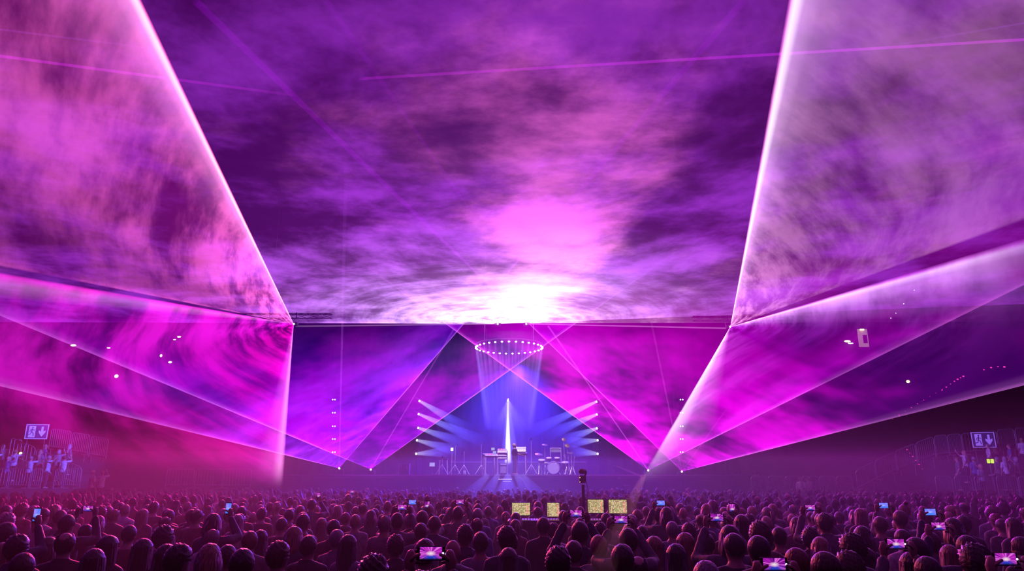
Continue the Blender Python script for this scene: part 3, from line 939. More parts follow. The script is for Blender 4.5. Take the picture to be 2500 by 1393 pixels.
# ---- moving heads on two lattice towers, their blue beams in the stage haze
def beam_mat(name, near, far, strength, fall=2.2):
    g = G(name)
    z = g.sep(g.coord('Object'))[2]
    e = g.n('ShaderNodeEmission')
    k = g.math('POWER', g.math('SUBTRACT', 1.0, z, clamp=True), fall)
    nz = g.noise(g.coord('Object'), 5.0, 2.0, 0.55)
    g.put(e.inputs[0], g.mix(g.math('POWER', g.math('SUBTRACT', 1.0, z, clamp=True), 4.0), far, near))
    g.put(e.inputs[1], g.math('MULTIPLY', g.math('MULTIPLY', k, strength), g.rng(nz, 0.3, 0.7, 0.5, 1.4)))
    g.t.links.new(e.outputs[0], g.out.inputs['Volume'])
    return g.m

def cone_mesh(r0):
    bm = bmesh.new()
    limb(bm, [(0, 0, 0), (0, 0, 1)], [r0, 1.0], 20, False)
    return new_mesh('light_beam', bm)

CONE = {}
def light_beam(a, b, r0, r1, mat, label, group):
    a, b = Vector(a), Vector(b)
    key = (round(r0 / r1, 2), mat.name)
    if key not in CONE:
        CONE[key] = cone_mesh(r0 / r1)
        CONE[key].materials.append(mat)
    o = link('light_beam', CONE[key])
    o.location = a
    o.rotation_euler = (b - a).to_track_quat('Z', 'Y').to_euler()
    o.scale = (r1, r1, (b - a).length)
    return tag(o, label, 'light beam', group, kind='stuff')

MB_BLUE = beam_mat('blue_beam', (0.85, 0.8, 1.0), (0.10, 0.08, 1.0), 3.4, 1.3)
MB_RING = beam_mat('ring_beam', (0.45, 0.35, 1.0), (0.18, 0.12, 1.0), 1.1, 0.7)
MB_CORE = beam_mat('white_beam', (1.0, 1.0, 1.0), (0.9, 0.88, 1.0), 4.5, 0.2)
MB_SPOT = beam_mat('back_spot_beam', (0.9, 0.85, 1.0), (0.22, 0.18, 1.0), 0.7, 0.5)

MB_SHAFT = beam_mat('blue_shaft', (0.35, 0.3, 1.0), (0.12, 0.08, 1.0), 0.16, 0.6)
MB_DUST = beam_mat('dusty_beam', (0.6, 0.16, 0.35), (0.65, 0.2, 0.3), 0.05, 0.1)

def moving_head(loc, target, label, lensmat=M_LENS):
    t = thing('moving_head_lamp', loc, label, 'stage light', 'moving heads on the lattice towers')
    q = (Vector(target) - Vector(loc)).normalized().to_track_quat('Y', 'Z').to_matrix()
    def tr(p): return q @ Vector(p)
    part('head', t, M_BLACK, ('cyl', tr((0, -0.32, 0)), tr((0, -0.02, 0)), 0.08, 0.10))
    part('lens', t, lensmat, ('cyl', tr((0, -0.03, 0)), tr((0, 0.02, 0)), 0.055, 0.055))
    part('yoke', t, M_BLACK, ('limb', [tr((0, -0.18, 0.12)), (0, 0.2, 0.16), (0, 0.2, -0.16), tr((0, -0.18, -0.12))], 0.02, 6))
    part('base', t, M_BLACK, ('box', (0, 0.27, 0), (0.24, 0.12, 0.3), 0.02))
    return t

YT = 42.0
LT = [(1024, 978, 1150, 1052), (1022, 1010, 1190, 1082), (1021, 1044, 1150, 1086), (1018, 1074, 1130, 1103), (1016, 1107, 1110, 1101)]
RT = [(1456, 980, 1285, 1058), (1457, 1011, 1335, 1062), (1457, 1045, 1365, 1078), (1459, 1074, 1375, 1082), (1459, 1107, 1385, 1099)]
ordw = ['top', 'second', 'middle', 'fourth', 'lowest']
for rows_, nm in ((LT, 'crimson'), (RT, 'magenta')):
    for i, (x, y, x2, y2) in enumerate(rows_):
        a, b = at(x, y, YT), at(x2, y2, YT - 1.0)
        moving_head(a, b, f'{ordw[i]} moving head lamp on the stage tower of the {nm} side')
        light_beam(a, b, 0.07, 0.42, MB_BLUE, f'blue light beam thrown by the {ordw[i]} lamp of the {nm} side tower', 'blue beams across the stage')
for px, Y, lab in ((1021, YT + 0.5, 'inner black lattice tower on the crimson side of the stage'), (1458, YT + 0.5, 'inner black lattice tower on the magenta side of the stage')):
    b = at(px, 1150, Y)
    truss('lamp_tower', (b.x, Y, ZST), (b.x, Y, at(px, 965, Y).z), lab, n=12)
for px, nm in ((815, 'crimson'), (1664, 'magenta')):
    b = at(px, 1150, 43.5)
    truss('lamp_tower', (b.x, 44.0, 0), (b.x, 44.0, at(px, 962, 44).z), f'outer black lattice tower on the {nm} side of the stage', n=12)
    for i, y in enumerate((975, 1007, 1040, 1071, 1103)):
        p = at(px, y, 43.72)
        t = thing('tower_blinder_lamp', p, f'{ordw[i]} twin lens lamp on the outer tower of the {nm} side', 'stage light', 'twin lens lamps on the outer towers')
        part('housing', t, M_BLACK, ('box', (0, 0.18, 0), (0.32, 0.36, 0.2), 0.02))
        for s in (-0.07, 0.07):
            part('lens', t, M_LENSB, ('cyl', (s, -0.02, 0), (s, 0.02, 0), 0.035))

# ---- the ring of lamps hung over the performer
rc = at(1243, 848, 42.5)
RR = 2.06
t = thing('ring_truss', rc, 'round black girder hanging over the performer', 'truss')
tor = [(RR * math.cos(2 * math.pi * k / 48), RR * math.sin(2 * math.pi * k / 48), 0.16) for k in range(49)]
part('hoop', t, M_BLACK, ('limb', tor, 0.035, 6))
for k in range(4):
    a = math.pi / 4 + k * math.pi / 2
    part('hanging_wire', t, M_STEEL, ('cyl', (RR * math.cos(a), RR * math.sin(a), 0.16), (RR * math.cos(a), RR * math.sin(a), 18.95 - rc.z), 0.006, 0.006, 4))
NR = 31
RINGW = ['first', 'second', 'third', 'fourth', 'fifth', 'sixth', 'seventh', 'eighth', 'ninth', 'tenth', 'eleventh', 'twelfth', 'thirteenth', 'fourteenth', 'fifteenth', 'sixteenth', 'seventeenth', 'eighteenth', 'nineteenth', 'twentieth']
RINGW += ['twenty-' + w_ for w_ in RINGW[:9]] + ['thirtieth', 'last']
lamp0 = None
for k in range(NR):
    a = 2 * math.pi * k / NR + 0.05
    p = rc + Vector((RR * math.cos(a), RR * math.sin(a), 0))
    lab = 'small round white lamp of the hanging ring, first anticlockwise from the magenta side'
    if lamp0 is None:
        lamp0 = thing('ring_lamp', p, lab, 'lamp', 'lamps of the hanging ring')
        part('housing', lamp0, M_BLACK, ('cyl', (0, 0, 0.0), (0, 0, 0.16), 0.06, 0.05))
        part('lens', lamp0, M_LENS, ('blob', (0, -0.01, -0.015), (0.062, 0.062, 0.045)))
    else:
        c = copy_tree(lamp0)
        c.location = p
        c['label'] = f'small round white lamp of the hanging ring, {RINGW[k]} anticlockwise from the magenta side'
    light_beam(p + Vector((0, 0, -0.03)), rc + Vector((RR * 0.62 * math.cos(a), RR * 0.62 * math.sin(a), -5.0)), 0.05, 0.2, MB_RING,
               'thin violet light beam falling from the ring of lamps', 'beams of the hanging ring')

# ---- white back spot behind the performer
sp = at(1240, 977, 45.5)
t = thing('back_spot_lamp', sp, 'bright white spot lamp high behind the performer', 'stage light')
part('head', t, M_BLACK, ('cyl', (0, 0.02, 0.0), (0, 0.35, 0.12), 0.07, 0.07))
part('lens', t, M_LENS, ('cyl', (0, -0.02, 0.0), (0, 0.03, 0.0), 0.05))
part('pole', t, M_BLACK, ('cyl', (0, 0.25, 0.1), (0, 0.25, 18.95 - sp.z), 0.02))
light_beam(sp, at(1240, 1128, 41.5), 0.03, 0.2, MB_CORE, 'narrow white core of the spot beam behind the performer', None)
light_beam(sp, at(1246, 1140, 41.0), 0.05, 0.62, MB_SPOT, 'pale wide cone of the spot beam behind the performer', None)
# shafts raking from the stage over the front rows
for i, (x0, x1, w) in enumerate(((1190, 1128, 0.30), (1215, 1178, 0.30), (1240, 1237, 0.55), (1262, 1296, 0.28), (1275, 1330, 0.30))):
    light_beam(at(x0, 1160, 38.0), at(x1, 1226, 26), 0.15, w, MB_SHAFT, 'soft blue shaft raking from the stage over the front rows', 'blue shafts over the front rows')

light_beam(at(1572, 1160, 26), at(1462, 1400, 4.8), 0.09, 0.10, MB_DUST, 'broad faint brownish beam slanting down over the crowd', None)


# ------------------------------------------------------------------ instruments on the stage
YP = 39.6
def X(px, Y=YP): return at(px, 1120, Y).x
def Z(py, Y=YP, px=1250): return at(px, py, Y).z
M_KEY = plain('ivory_keys', (0.75, 0.74, 0.72), 0.35, vary=0.05)
M_GREYP = plain('grey_panel', (0.30, 0.30, 0.33), 0.4, vary=0.2)
M_CHROME = plain('chrome_tube', (0.8, 0.8, 0.82), 0.35, 0.5, vary=0.1)
M_DRUM = plain('drum_shell', (0.04, 0.04, 0.06), 0.3, vary=0.2)
M_SKINH = plain('drum_head', (0.55, 0.55, 0.58), 0.5, vary=0.1)
M_CYM = plain('cymbal_bronze', (0.55, 0.45, 0.22), 0.3, 0.9, vary=0.2)

def keyboard(loc, w, label, rz=0.0, tilt=0.0, mat=M_BLACK, legs=None, screen=False, led=False):
    t = thing('keyboard_synth', loc, label, 'keyboard', rz=rz)
    R = Matrix.Rotation(tilt, 3, 'X')
    part('case', t, mat, ('box', R @ Vector((0, 0, 0)), (w, 0.34, 0.09), 0.012, R))
    nk = int(w / 0.035)
    part('white_keys', t, M_KEY, *[('box', R @ Vector((-w / 2 + 0.04 + (w - 0.08) * (i + 0.5) / nk, -0.09, 0.048)), ((w - 0.08) / nk * 0.86, 0.14, 0.02), 0.0, R) for i in range(nk)])
    part('black_keys', t, M_BLACK, *[('box', R @ Vector((-w / 2 + 0.04 + (w - 0.08) * i / nk, -0.06, 0.066)), (0.012, 0.08, 0.014), 0.0, R) for i in range(1, nk) if i % 7 not in (0, 3)])
    part('control_panel', t, M_GREYP, ('box', R @ Vector((0, 0.09, 0.05)), (w - 0.06, 0.13, 0.015), 0.0, R))
    if led:
        for dx in (-0.12, 0.02):
            part('red_display', t, M_REDLED, ('box', R @ Vector((dx, 0.09, 0.065)), (0.1, 0.05, 0.02), 0.0, R))
    if legs is not None:
        for sx in (-1, 1):
            for sy in (-1, 1):
                part('leg', t, M_CHROME, ('cyl', (sx * (w / 2 - 0.06), sy * 0.13, -0.04), (sx * (w / 2 - 0.04), sy * 0.16, legs), 0.024, 0.024, 8))
            part('cross_bar', t, M_CHROME, ('cyl', (sx * (w / 2 - 0.06), -0.14, -0.2), (sx * (w / 2 - 0.06), 0.14, -0.2), 0.016, 0.016, 6))
    return t

zk = Z(1112)
keyboard((X(1199), YP, zk), 0.78, 'keyboard on chrome legs with red displays beside the synth rack', rz=0.25, tilt=0.35, legs=ZST - zk, led=True)
keyboard((X(1192), YP + 0.7, Z(1110, YP + 0.7)), 0.7, 'rear keyboard on chrome legs behind the one with red displays', rz=0.3, tilt=0.2, legs=ZST - Z(1110, YP + 0.7))
for y, lab, m_ in ((1115, 'lowest keyboard of the three tier synth rack', M_WHITE), (1109, 'middle keyboard of the three tier synth rack', M_GREYP), (1101, 'top keyboard of the three tier synth rack', M_WHITE)):
    keyboard((X(1226), YP + 0.5, Z(y, YP + 0.5)), 0.52, lab, tilt=0.75, mat=m_, led=(y == 1101))
t = thing('keyboard_rack', (X(1226), YP + 0.75, ZST), 'tall chrome rack holding three stacked keyboards', 'rack')
for s in (-1, 1):
    part('upright', t, M_CHROME, ('cyl', (s * 0.28, 0, 0), (s * 0.28, 0, Z(1098) - ZST), 0.022))
    part('foot', t, M_CHROME, ('cyl', (s * 0.28, -0.35, 0.02), (s * 0.28, 0.25, 0.02), 0.022))
    for y in (1115, 1109, 1101):
        part('arm', t, M_CHROME, ('cyl', (s * 0.28, 0, Z(y) - ZST - 0.07), (s * 0.25, -0.4, Z(y) - ZST - 0.1), 0.014, 0.014, 6))
keyboard((X(1272), YP + 0.1, Z(1097)), 0.55, 'pale tilted keyboard standing higher beside the performer', tilt=1.0, mat=M_WHITE)
keyboard((X(1273), YP, Z(1107)), 0.6, 'flat keyboard on chrome legs under the performer\'s hands', rz=-0.15, tilt=0.1, legs=ZST - Z(1107))
t = thing('keyboard_tier', (X(1273), YP + 0.15, Z(1105)), 'chrome tier bracket carrying the pale tilted keyboard', 'bracket')
for s in (-1, 1):
    part('arm', t, M_CHROME, ('cyl', (s * 0.2, 0.05, 0), (s * 0.2, 0.05, Z(1099) - Z(1105)), 0.02))
# little screens on goosenecks
for x, y, lab in ((1203, 1095, 'small tablet screen on a thin stem over the keyboards'), (1207, 1103, 'lower tablet screen close above the red displays')):
    t = thing('tablet', (X(x), YP + 0.2, Z(y)), lab, 'tablet')
    part('case', t, M_BLACK, ('box', (0, 0.02, 0), (0.21, 0.02, 0.16), 0.005))
    part('screen', t, glow('tablet_glow', (0.5, 0.55, 1.0), 0.8), ('box', (0, 0.005, 0), (0.19, 0.012, 0.14)))
    part('stem', t, M_CHROME, ('cyl', (0, 0.04, 0), (0.04, 0.05, Z(1113) - Z(y)), 0.01, 0.01, 6))
# amplifier under the rack
t = thing('amplifier', (X(1229), YP + 0.15, ZST), 'small amplifier box with pale grille strip under the synth rack', 'amplifier')
part('cabinet', t, M_BLACK, ('box', (0, 0, 0.3), (0.38, 0.3, 0.6), 0.02))
part('control_strip', t, M_WHITE, ('box', (0, -0.155, 0.55), (0.34, 0.015, 0.05)))
part('grille', t, M_GREYP, ('box', (0, -0.155, 0.26), (0.33, 0.012, 0.36)))
for s in (-1, 1):
    part('jack', t, M_CHROME, ('cyl', (s * 0.1, -0.165, 0.13), (s * 0.1, -0.18, 0.13), 0.02))

def mic_stand(px, ytop, Y, label, boom=True):
    t = thing('microphone_stand', (X(px, Y), Y, ZST), label, 'stand')
    h = Z(ytop, Y) - ZST
    part('pole', t, M_CHROME, ('cyl', (0, 0, 0.25), (0, 0, h), 0.012, 0.012, 8))
    for k in range(3):
        a = math.pi / 2 + k * 2 * math.pi / 3
        part('leg', t, M_CHROME, ('cyl', (0, 0, 0.55), (0.38 * math.cos(a), 0.38 * math.sin(a), 0.02), 0.012, 0.012, 6))
    if boom:
        part('boom', t, M_CHROME, ('cyl', (0, 0, h), (0.12, -0.3, h + 0.08), 0.009, 0.009, 6))
        part('microphone', t, M_BLACK, ('limb', [(0.12, -0.3, h + 0.08), (0.16, -0.4, h + 0.1)], [0.018, 0.028], 8))
    else:
        part('microphone', t, M_BLACK, ('limb', [(0, 0, h), (0, 0, h + 0.1)], [0.02, 0.03], 8))
mic_stand(1297, 1074, YP, 'tall tripod microphone stand standing between keyboards and drums', False)
mic_stand(1175, 1086, YP + 1.6, 'slim microphone stand behind the keyboards')
mic_stand(1133, 1100, YP + 1.6, 'lone thin stand at the side of the riser', False)
mic_stand(1111, 1090, YP + 1.0, 'microphone stand with boom beside the guitar stool')
mic_stand(1080, 1118, YP, 'short tripod stand near the laptop table', False)

# drum kit: electronic rack with pads, bass drum, cymbals and hardware
def drum(px, py, Y, r, d, label, axis='z', tilt=0.3):
    c = (X(px, Y), Y, Z(py, Y))
    t = thing('drum', c, label, 'drum', 'drum kit')
    if axis == 'y':
        part('shell', t, M_DRUM, ('cyl', (0, 0, 0), (0, d, 0), r, r, 24))
        part('head', t, M_SKINH, ('cyl', (0, -0.012, 0), (0, 0.0, 0), r * 0.94, r * 0.94, 24))
        part('hoop', t, M_CHROME, ('limb', [(r * math.cos(2 * math.pi * k / 28), -0.015, r * math.sin(2 * math.pi * k / 28)) for k in range(29)], 0.018, 6))
        for s in (-1, 1):
            part('spur', t, M_CHROME, ('cyl', (s * r * 0.8, 0.1, -r * 0.5), (s * r * 1.15, 0.0, ZST - c[2]), 0.012, 0.012, 6))
    else:
        up = Vector((0, -math.sin(tilt), math.cos(tilt)))
        part('shell', t, M_DRUM, ('cyl', -up * d, (0, 0, 0), r, r, 20))
        part('head', t, M_SKINH, ('cyl', (0, 0, 0), up * 0.01, r * 0.96, r * 0.96, 20))
        part('hoop', t, M_CHROME, ('cyl', -up * 0.015, up * 0.006, r * 1.03, r * 1.03, 20))
        part('post', t, M_CHROME, ('cyl', -up * d, (0, 0.05, ZST - c[2]), 0.014, 0.014, 6))
    return t
YD = 40.2
drum(1351, 1141, YD, 0.33, 0.42, 'bass drum standing on its side in the middle of the kit', 'y')
drum(1340, 1117, YD + 0.1, 0.15, 0.16, 'small rack tom above the bass drum, keyboard side')
drum(1360, 1117, YD + 0.1, 0.15, 0.16, 'small rack tom above the bass drum, tower side')
drum(1322, 1122, YD - 0.2, 0.18, 0.14, 'snare drum at the keyboard end of the kit')
drum(1380, 1128, YD - 0.1, 0.2, 0.36, 'deep floor tom at the tower end of the kit')
def cymbal(px, py, label, r=0.22, tilt=0.35, lean=0.0):
    c = (X(px, YD), YD + 0.15, ZST)
    t = thing('cymbal_stand', c, label, 'cymbal', 'drum kit')
    h = Z(py, YD) - ZST
    part('pole', t, M_CHROME, ('cyl', (lean, 0, 0.15), (0, 0, h), 0.013, 0.013, 8))
    for k in range(3):
        a = 0.4 + k * 2 * math.pi / 3
        part('leg', t, M_CHROME, ('cyl', (lean * 0.8, 0, 0.5), (0.3 * math.cos(a), 0.3 * math.sin(a), 0.015), 0.012, 0.012, 6))
    up = Vector((0.25 * tilt, -math.sin(tilt), math.cos(tilt)))
    part('cymbal', t, M_CYM, ('cyl', Vector((0, 0, h)), Vector((0, 0, h)) + up * 0.02, r, r * 0.25, 24))
cymbal(1316, 1108, 'low cymbal at the keyboard end of the drum kit')
cymbal(1331, 1085, 'tall cymbal on a straight chrome pole, second in the kit', 0.16)
cymbal(1378, 1072, 'tallest chrome pole of the kit with tilted cymbal', 0.12, 1.0)
cymbal(1386, 1087, 'slanted boom cymbal at the tower end of the kit', 0.14, 0.8, 0.1)
cymbal(1393, 1105, 'outermost cymbal of the kit with leaning pole', 0.2, 0.3, 0.12)
t = thing('drum_rack', (X(1358, YD), YD + 0.35, ZST), 'square chrome tube rack framing the drum kit', 'rack')
xa, xb, zt = X(1345, YD) - X(1358, YD), X(1371, YD) - X(1358, YD), Z(1093, YD) - ZST
for x_ in (xa, xb):
    part('upright', t, M_CHROME, ('cyl', (x_, 0, 0), (x_, 0, zt), 0.02))
part('top_bar', t, M_CHROME, ('cyl', (xa, 0, zt), (xb, 0, zt), 0.02))
part('front_bar', t, M_CHROME, ('limb', [(xa - 0.5, -0.2, Z(1129) - ZST), (0, -0.35, Z(1130) - ZST), (xb + 0.35, -0.2, Z(1127) - ZST)], 0.022))
part('panel', t, M_GREYP, ('box', ((xa + xb) / 2, 0.02, zt - 0.12), (xb - xa, 0.02, 0.2)))
# percussion stands bundled at the end of the kit
for k, px in enumerate((1382, 1388, 1394, 1398)):
    t = thing('hardware_stand', (X(px, YD), YD - 0.35 + 0.1 * (k % 2), ZST), ['slim', 'short', 'leaning', 'outer'][k] + ' chrome hardware stand crowded at the tower end of the kit', 'stand', 'drum hardware stands')
    h = [1.1, 0.95, 1.25, 1.0][k]
    part('pole', t, M_CHROME, ('cyl', (0, 0, 0.1), (0.06 * (k - 1.5), 0, h), 0.014, 0.014, 6))
    for j in range(3):
        a = k + j * 2 * math.pi / 3
        part('leg', t, M_CHROME, ('cyl', (0, 0, 0.42), (0.22 * math.cos(a), 0.22 * math.sin(a), 0.012), 0.011, 0.011, 5))
    part('arm', t, M_CHROME, ('cyl', (0.03 * (k - 1.5), 0, h * 0.8), (-0.18 + 0.1 * k, -0.1, h * 0.95), 0.011, 0.011, 5))

# side of stage: flight case, laptop table, lamp, stairs
t = thing('flight_case', (X(989), YP, ZST), 'black wheeled flight case with pale corner posts at the stage side', 'case')
wc, hc = 0.55, Z(1131) - ZST
part('body', t, M_BLACK, ('box', (0, 0, hc / 2), (wc, 0.5, hc), 0.02))
for s in (-1, 1):
    part('edge_post', t, M_STEEL, ('box', (s * wc / 2, -0.25, hc / 2), (0.03, 0.03, hc)))
    part('handle', t, M_STEEL, ('limb', [(s * 0.16, -0.26, hc * 0.5), (s * 0.16, -0.3, hc * 0.5), (s * 0.16, -0.3, hc * 0.9), (s * 0.16, -0.26, hc * 0.9)], 0.02, 6))
t = thing('laptop_table', (X(1056), YP, ZST), 'small round topped table on one post by the flight case', 'table')
part('top', t, M_BLACK, ('cyl', (0, 0, Z(1139) - ZST - 0.03), (0, 0, Z(1139) - ZST), 0.22, 0.22, 20))
part('post', t, M_CHROME, ('cyl', (0, 0, 0.02), (0, 0, Z(1139) - ZST - 0.03), 0.02))
part('foot', t, M_BLACK, ('cyl', (0, 0, 0), (0, 0, 0.03), 0.18, 0.16, 20))
t = thing('laptop', (X(1055), YP, Z(1139)), 'open laptop with pale screen on the small stage table', 'laptop')
part('base', t, M_GREYP, ('box', (0, -0.02, 0.012), (0.3, 0.2, 0.02), 0.004))
part('screen', t, glow('laptop_glow', (0.5, 0.5, 1.0), 0.9), ('box', (0, 0.1, 0.13), (0.29, 0.012, 0.2)))
t = thing('guitar_stool', (X(1083, YP + 0.8), YP + 0.8, ZST), 'dark stool with square seat beside the laptop table', 'stool')
part('seat', t, M_BLACK, ('box', (0, 0, Z(1119, YP + 0.8) - ZST - 0.03), (0.5, 0.36, 0.06), 0.02))
for sx in (-1, 1):
    for sy in (-1, 1):
        part('leg', t, M_CHROME, ('cyl', (sx * 0.2, sy * 0.14, Z(1119, YP + 0.8) - ZST - 0.06), (sx * 0.24, sy * 0.17, 0), 0.016, 0.016, 6))
t = thing('side_lamp', (X(1103, YP + 1.0), YP + 1.0, ZST), 'small white floor lamp glaring on a thin pole at the stage side', 'stage light')
hl = Z(1096, YP + 1.0) - ZST
part('pole', t, M_CHROME, ('cyl', (0, 0, 0), (0, 0, hl), 0.014, 0.014, 6))
part('head', t, M_BLACK, ('box', (0, 0.06, hl), (0.18, 0.12, 0.2), 0.02))
part('lens', t, M_LENS, ('box', (0, -0.01, hl), (0.13, 0.03, 0.15)))
t = thing('stage_stair', (X(1500, 38.5), 37.9, 0), 'steel stair with two handrails at the magenta end of the stage', 'stair')
for k in range(6):
    part('step', t, M_DECK, ('box', (0.2 + 0.28 * k, 0.0, ZST - 0.36 * k - 0.2), (0.28, 0.9, 0.06)))
for s, dx in ((-1, 0.0), (1, 0.3)):
    part('handrail', t, M_STEEL, ('limb', [(dx - 0.2, s * 0.45, ZST - 0.05), (dx - 0.2, s * 0.45, ZST + 0.45), (dx + 1.2, s * 0.45, ZST - 0.1), (dx + 1.2, s * 0.45, ZST - 1.3)], 0.02, 8))
for k, px in enumerate((1133, 1136)):
    t = thing('water_bottle', (X(px, YP), YP, ZST), ['pale water bottle on the stage floor', 'second water bottle close beside on the stage floor'][k], 'bottle')
    part('bottle', t, M_WHITE, ('limb', [(0, 0, 0.03), (0, 0, 0.17), (0, 0, 0.22)], [0.035, 0.035, 0.014], 10), smooth=True)
    part('cap', t, M_BLACK, ('cyl', (0, 0, 0.235), (0, 0, 0.255), 0.016))

# the performer
pf = person((X(1256), YP - 0.15, ZST), height=at(1255, 1083, YP).z - ZST, rz=-1.15, pose='play', hair='messy', hairc='fair', top='tee', topc='navy')
tag(pf, 'performer standing at the keyboards, one arm reaching to the keys, lit from behind', 'person')


# ------------------------------------------------------------------ side terraces, barriers, exit signs
def terrace(name, x0, x1, y0, z0, y1, z1, n):
    t = bpy.data.objects.new(name, None); COL.objects.link(t)
    t.location = ((x0 + x1) / 2, y0, 0)
    t['kind'] = 'structure'
    for k in range(n):
        zt = z0 + (z1 - z0) * k / (n - 1)
        ya, yb = y0 + (y1 - y0) * k / n, y0 + (y1 - y0) * (k + 1) / n
        part('step', t, M_CONCRETE, ('box', (0, (ya + yb) / 2 - y0, zt / 2), (x1 - x0, yb - ya, zt)))
    return t
ZL0, ZR0 = at(100, 1192, 38).z, at(2400, 1217, 36).z
terrace('seating_terrace', -40, -13.4, 37.6, ZL0, 44.0, at(180, 1100, 42).z, 7)
terrace('seating_terrace', 13.3, 40, 35.6, ZR0, 42.0, at(2350, 1112, 40.5).z, 7)

YZ_L = lambda Y: ZL0 + (at(180, 1100, 42).z - ZL0) * min(6, max(0, math.floor((Y - 37.6) / (6.4 / 7)))) / 6
YZ_R = lambda Y: ZR0 + (at(2350, 1112, 40.5).z - ZR0) * min(6, max(0, math.floor((Y - 35.6) / (6.4 / 7)))) / 6

def barrier(a, b, h, label, bars=9):
    """crowd-control barrier: bent tube frame, upright bars, two feet"""
    a, b = Vector(a), Vector(b)
    d = b - a
    L = math.hypot(d.x, d.y)
    t = thing('crowd_barrier', a, label, 'barrier', 'crowd barriers on the terraces', rz=math.atan2(d.y, d.x))
    rise = d.z
    c = 0.12
    part('frame', t, M_STEEL, ('limb', [(0, 0, 0.05), (0, 0, h - c), (c * 0.3, 0, h - c * 0.3), (c, 0, h + rise * c / L), (L - c, 0, h + rise * (1 - c / L)), (L - c * 0.3, 0, h + rise - c * 0.3), (L, 0, h - c + rise), (L, 0, 0.05 + rise)], 0.024, 6))
    part('bottom_rail', t, M_STEEL, ('cyl', (0, 0, 0.18), (L, 0, 0.18 + rise), 0.018, 0.018, 6))
    for k in range(bars):
        x = L * (k + 1) / (bars + 1)
        part('bar', t, M_STEEL, ('cyl', (x, 0, 0.18 + rise * x / L), (x, 0, h + rise * x / L), 0.011, 0.011, 5))
    zg = (YZ_L if a.x < 0 else YZ_R)(a.y) - a.z
    for x in (0.15, L - 0.15):
        zf = 0.03 + rise * x / L
        part('foot', t, M_STEEL, ('box', (x, 0, zf), (0.05, 0.5, 0.05)))
        if zg < zf - 0.06:
            part('support_post', t, M_STEEL, ('cyl', (x, 0, zf), (x, 0, zg), 0.02, 0.02, 6))
    return t
def bar_px(x0, x1, yt0, yb0, yt1, yb1, Y, label, bars=9):
    a, b = at(x0, yb0, Y), at(x1, yb1, Y)
    barrier(a, b, at(x0, yt0, Y).z - a.z, label, bars)
on = ['first', 'second', 'third', 'fourth', 'fifth', 'sixth', 'seventh', 'eighth', 'ninth', 'tenth']
for i, (x0, x1) in enumerate(((-52, 14), (18, 68), (72, 97), (129, 148), (152, 193))):
    bar_px(x0, x1, 1143, 1192, 1143, 1192, 38.0, f'blue-lit steel barrier on the lowest step under the man-sign, {on[i]} from the wall', 7 if x1 - x0 > 30 else 4)
for i, (x0, x1, y0, y1) in enumerate(((20, 78, 1068, 1092), (82, 134, 1094, 1117), (138, 192, 1119, 1141))):
    bar_px(x0, x1, y0, y0 + 48, y1, y1 + 48, 39.4, f'sloping blue-lit stair barrier above the lowest step, {on[i]} going down', 6)
for i, (x0, x1) in enumerate(((118, 166), (170, 212), (216, 258))):
    bar_px(x0, x1, 1046 + 9 * i, 1096 + 9 * i, 1052 + 9 * i, 1102 + 9 * i, 42.0, f'dim barrier on the top step beside the running-man sign, {on[i]} from it')
for i, (x0, x1) in enumerate(((403, 470), (474, 540), (544, 610))):
    bar_px(x0, x1, 1145, 1192, 1145, 1192, 38.0, f'faint barrier panel at the stage side behind the crimson haze, {on[i]} of three', 8)
for i, (x0, x1) in enumerate(((2291, 2331), (2338, 2380), (2387, 2434), (2441, 2492), (2496, 2550))):
    bar_px(x0, x1, 1162, 1217, 1162, 1217, 36.0, f'violet-lit steel barrier on the lowest step of the magenta terrace, {on[i]} from the stage', 8)
for i, (x0, x1, y0, y1) in enumerate(((2288, 2319, 1064, 1060), (2321, 2354, 1060, 1058), (2356, 2440, 1058, 1050), (2443, 2484, 1049, 1046), (2487, 2540, 1045, 1042))):
    bar_px(x0, x1, y0, y0 + 52, y1, y1 + 52, 40.6, f'violet-lit barrier on the top step of the magenta terrace, {on[i]} from the stage', 10)
for i, (x0, x1, y0, y1) in enumerate(((2095, 2140, 1148, 1126), (2143, 2190, 1124, 1102), (2193, 2240, 1100, 1082), (2243, 2285, 1080, 1065))):
    bar_px(x0, x1, y0, y0 + 50, y1, y1 + 50, (36.3, 37.6, 38.8, 39.9)[i], f'sloping stair barrier climbing the magenta terrace, {on[i]} from the bottom', 8)
for i in range(6):
    bar_px(1838 + 42 * i, 1877 + 42 * i, 1162, 1217, 1162, 1217, 36.0, f'dim barrier in the row at floor level behind the crowd, {on[i]} from the stage', 9)

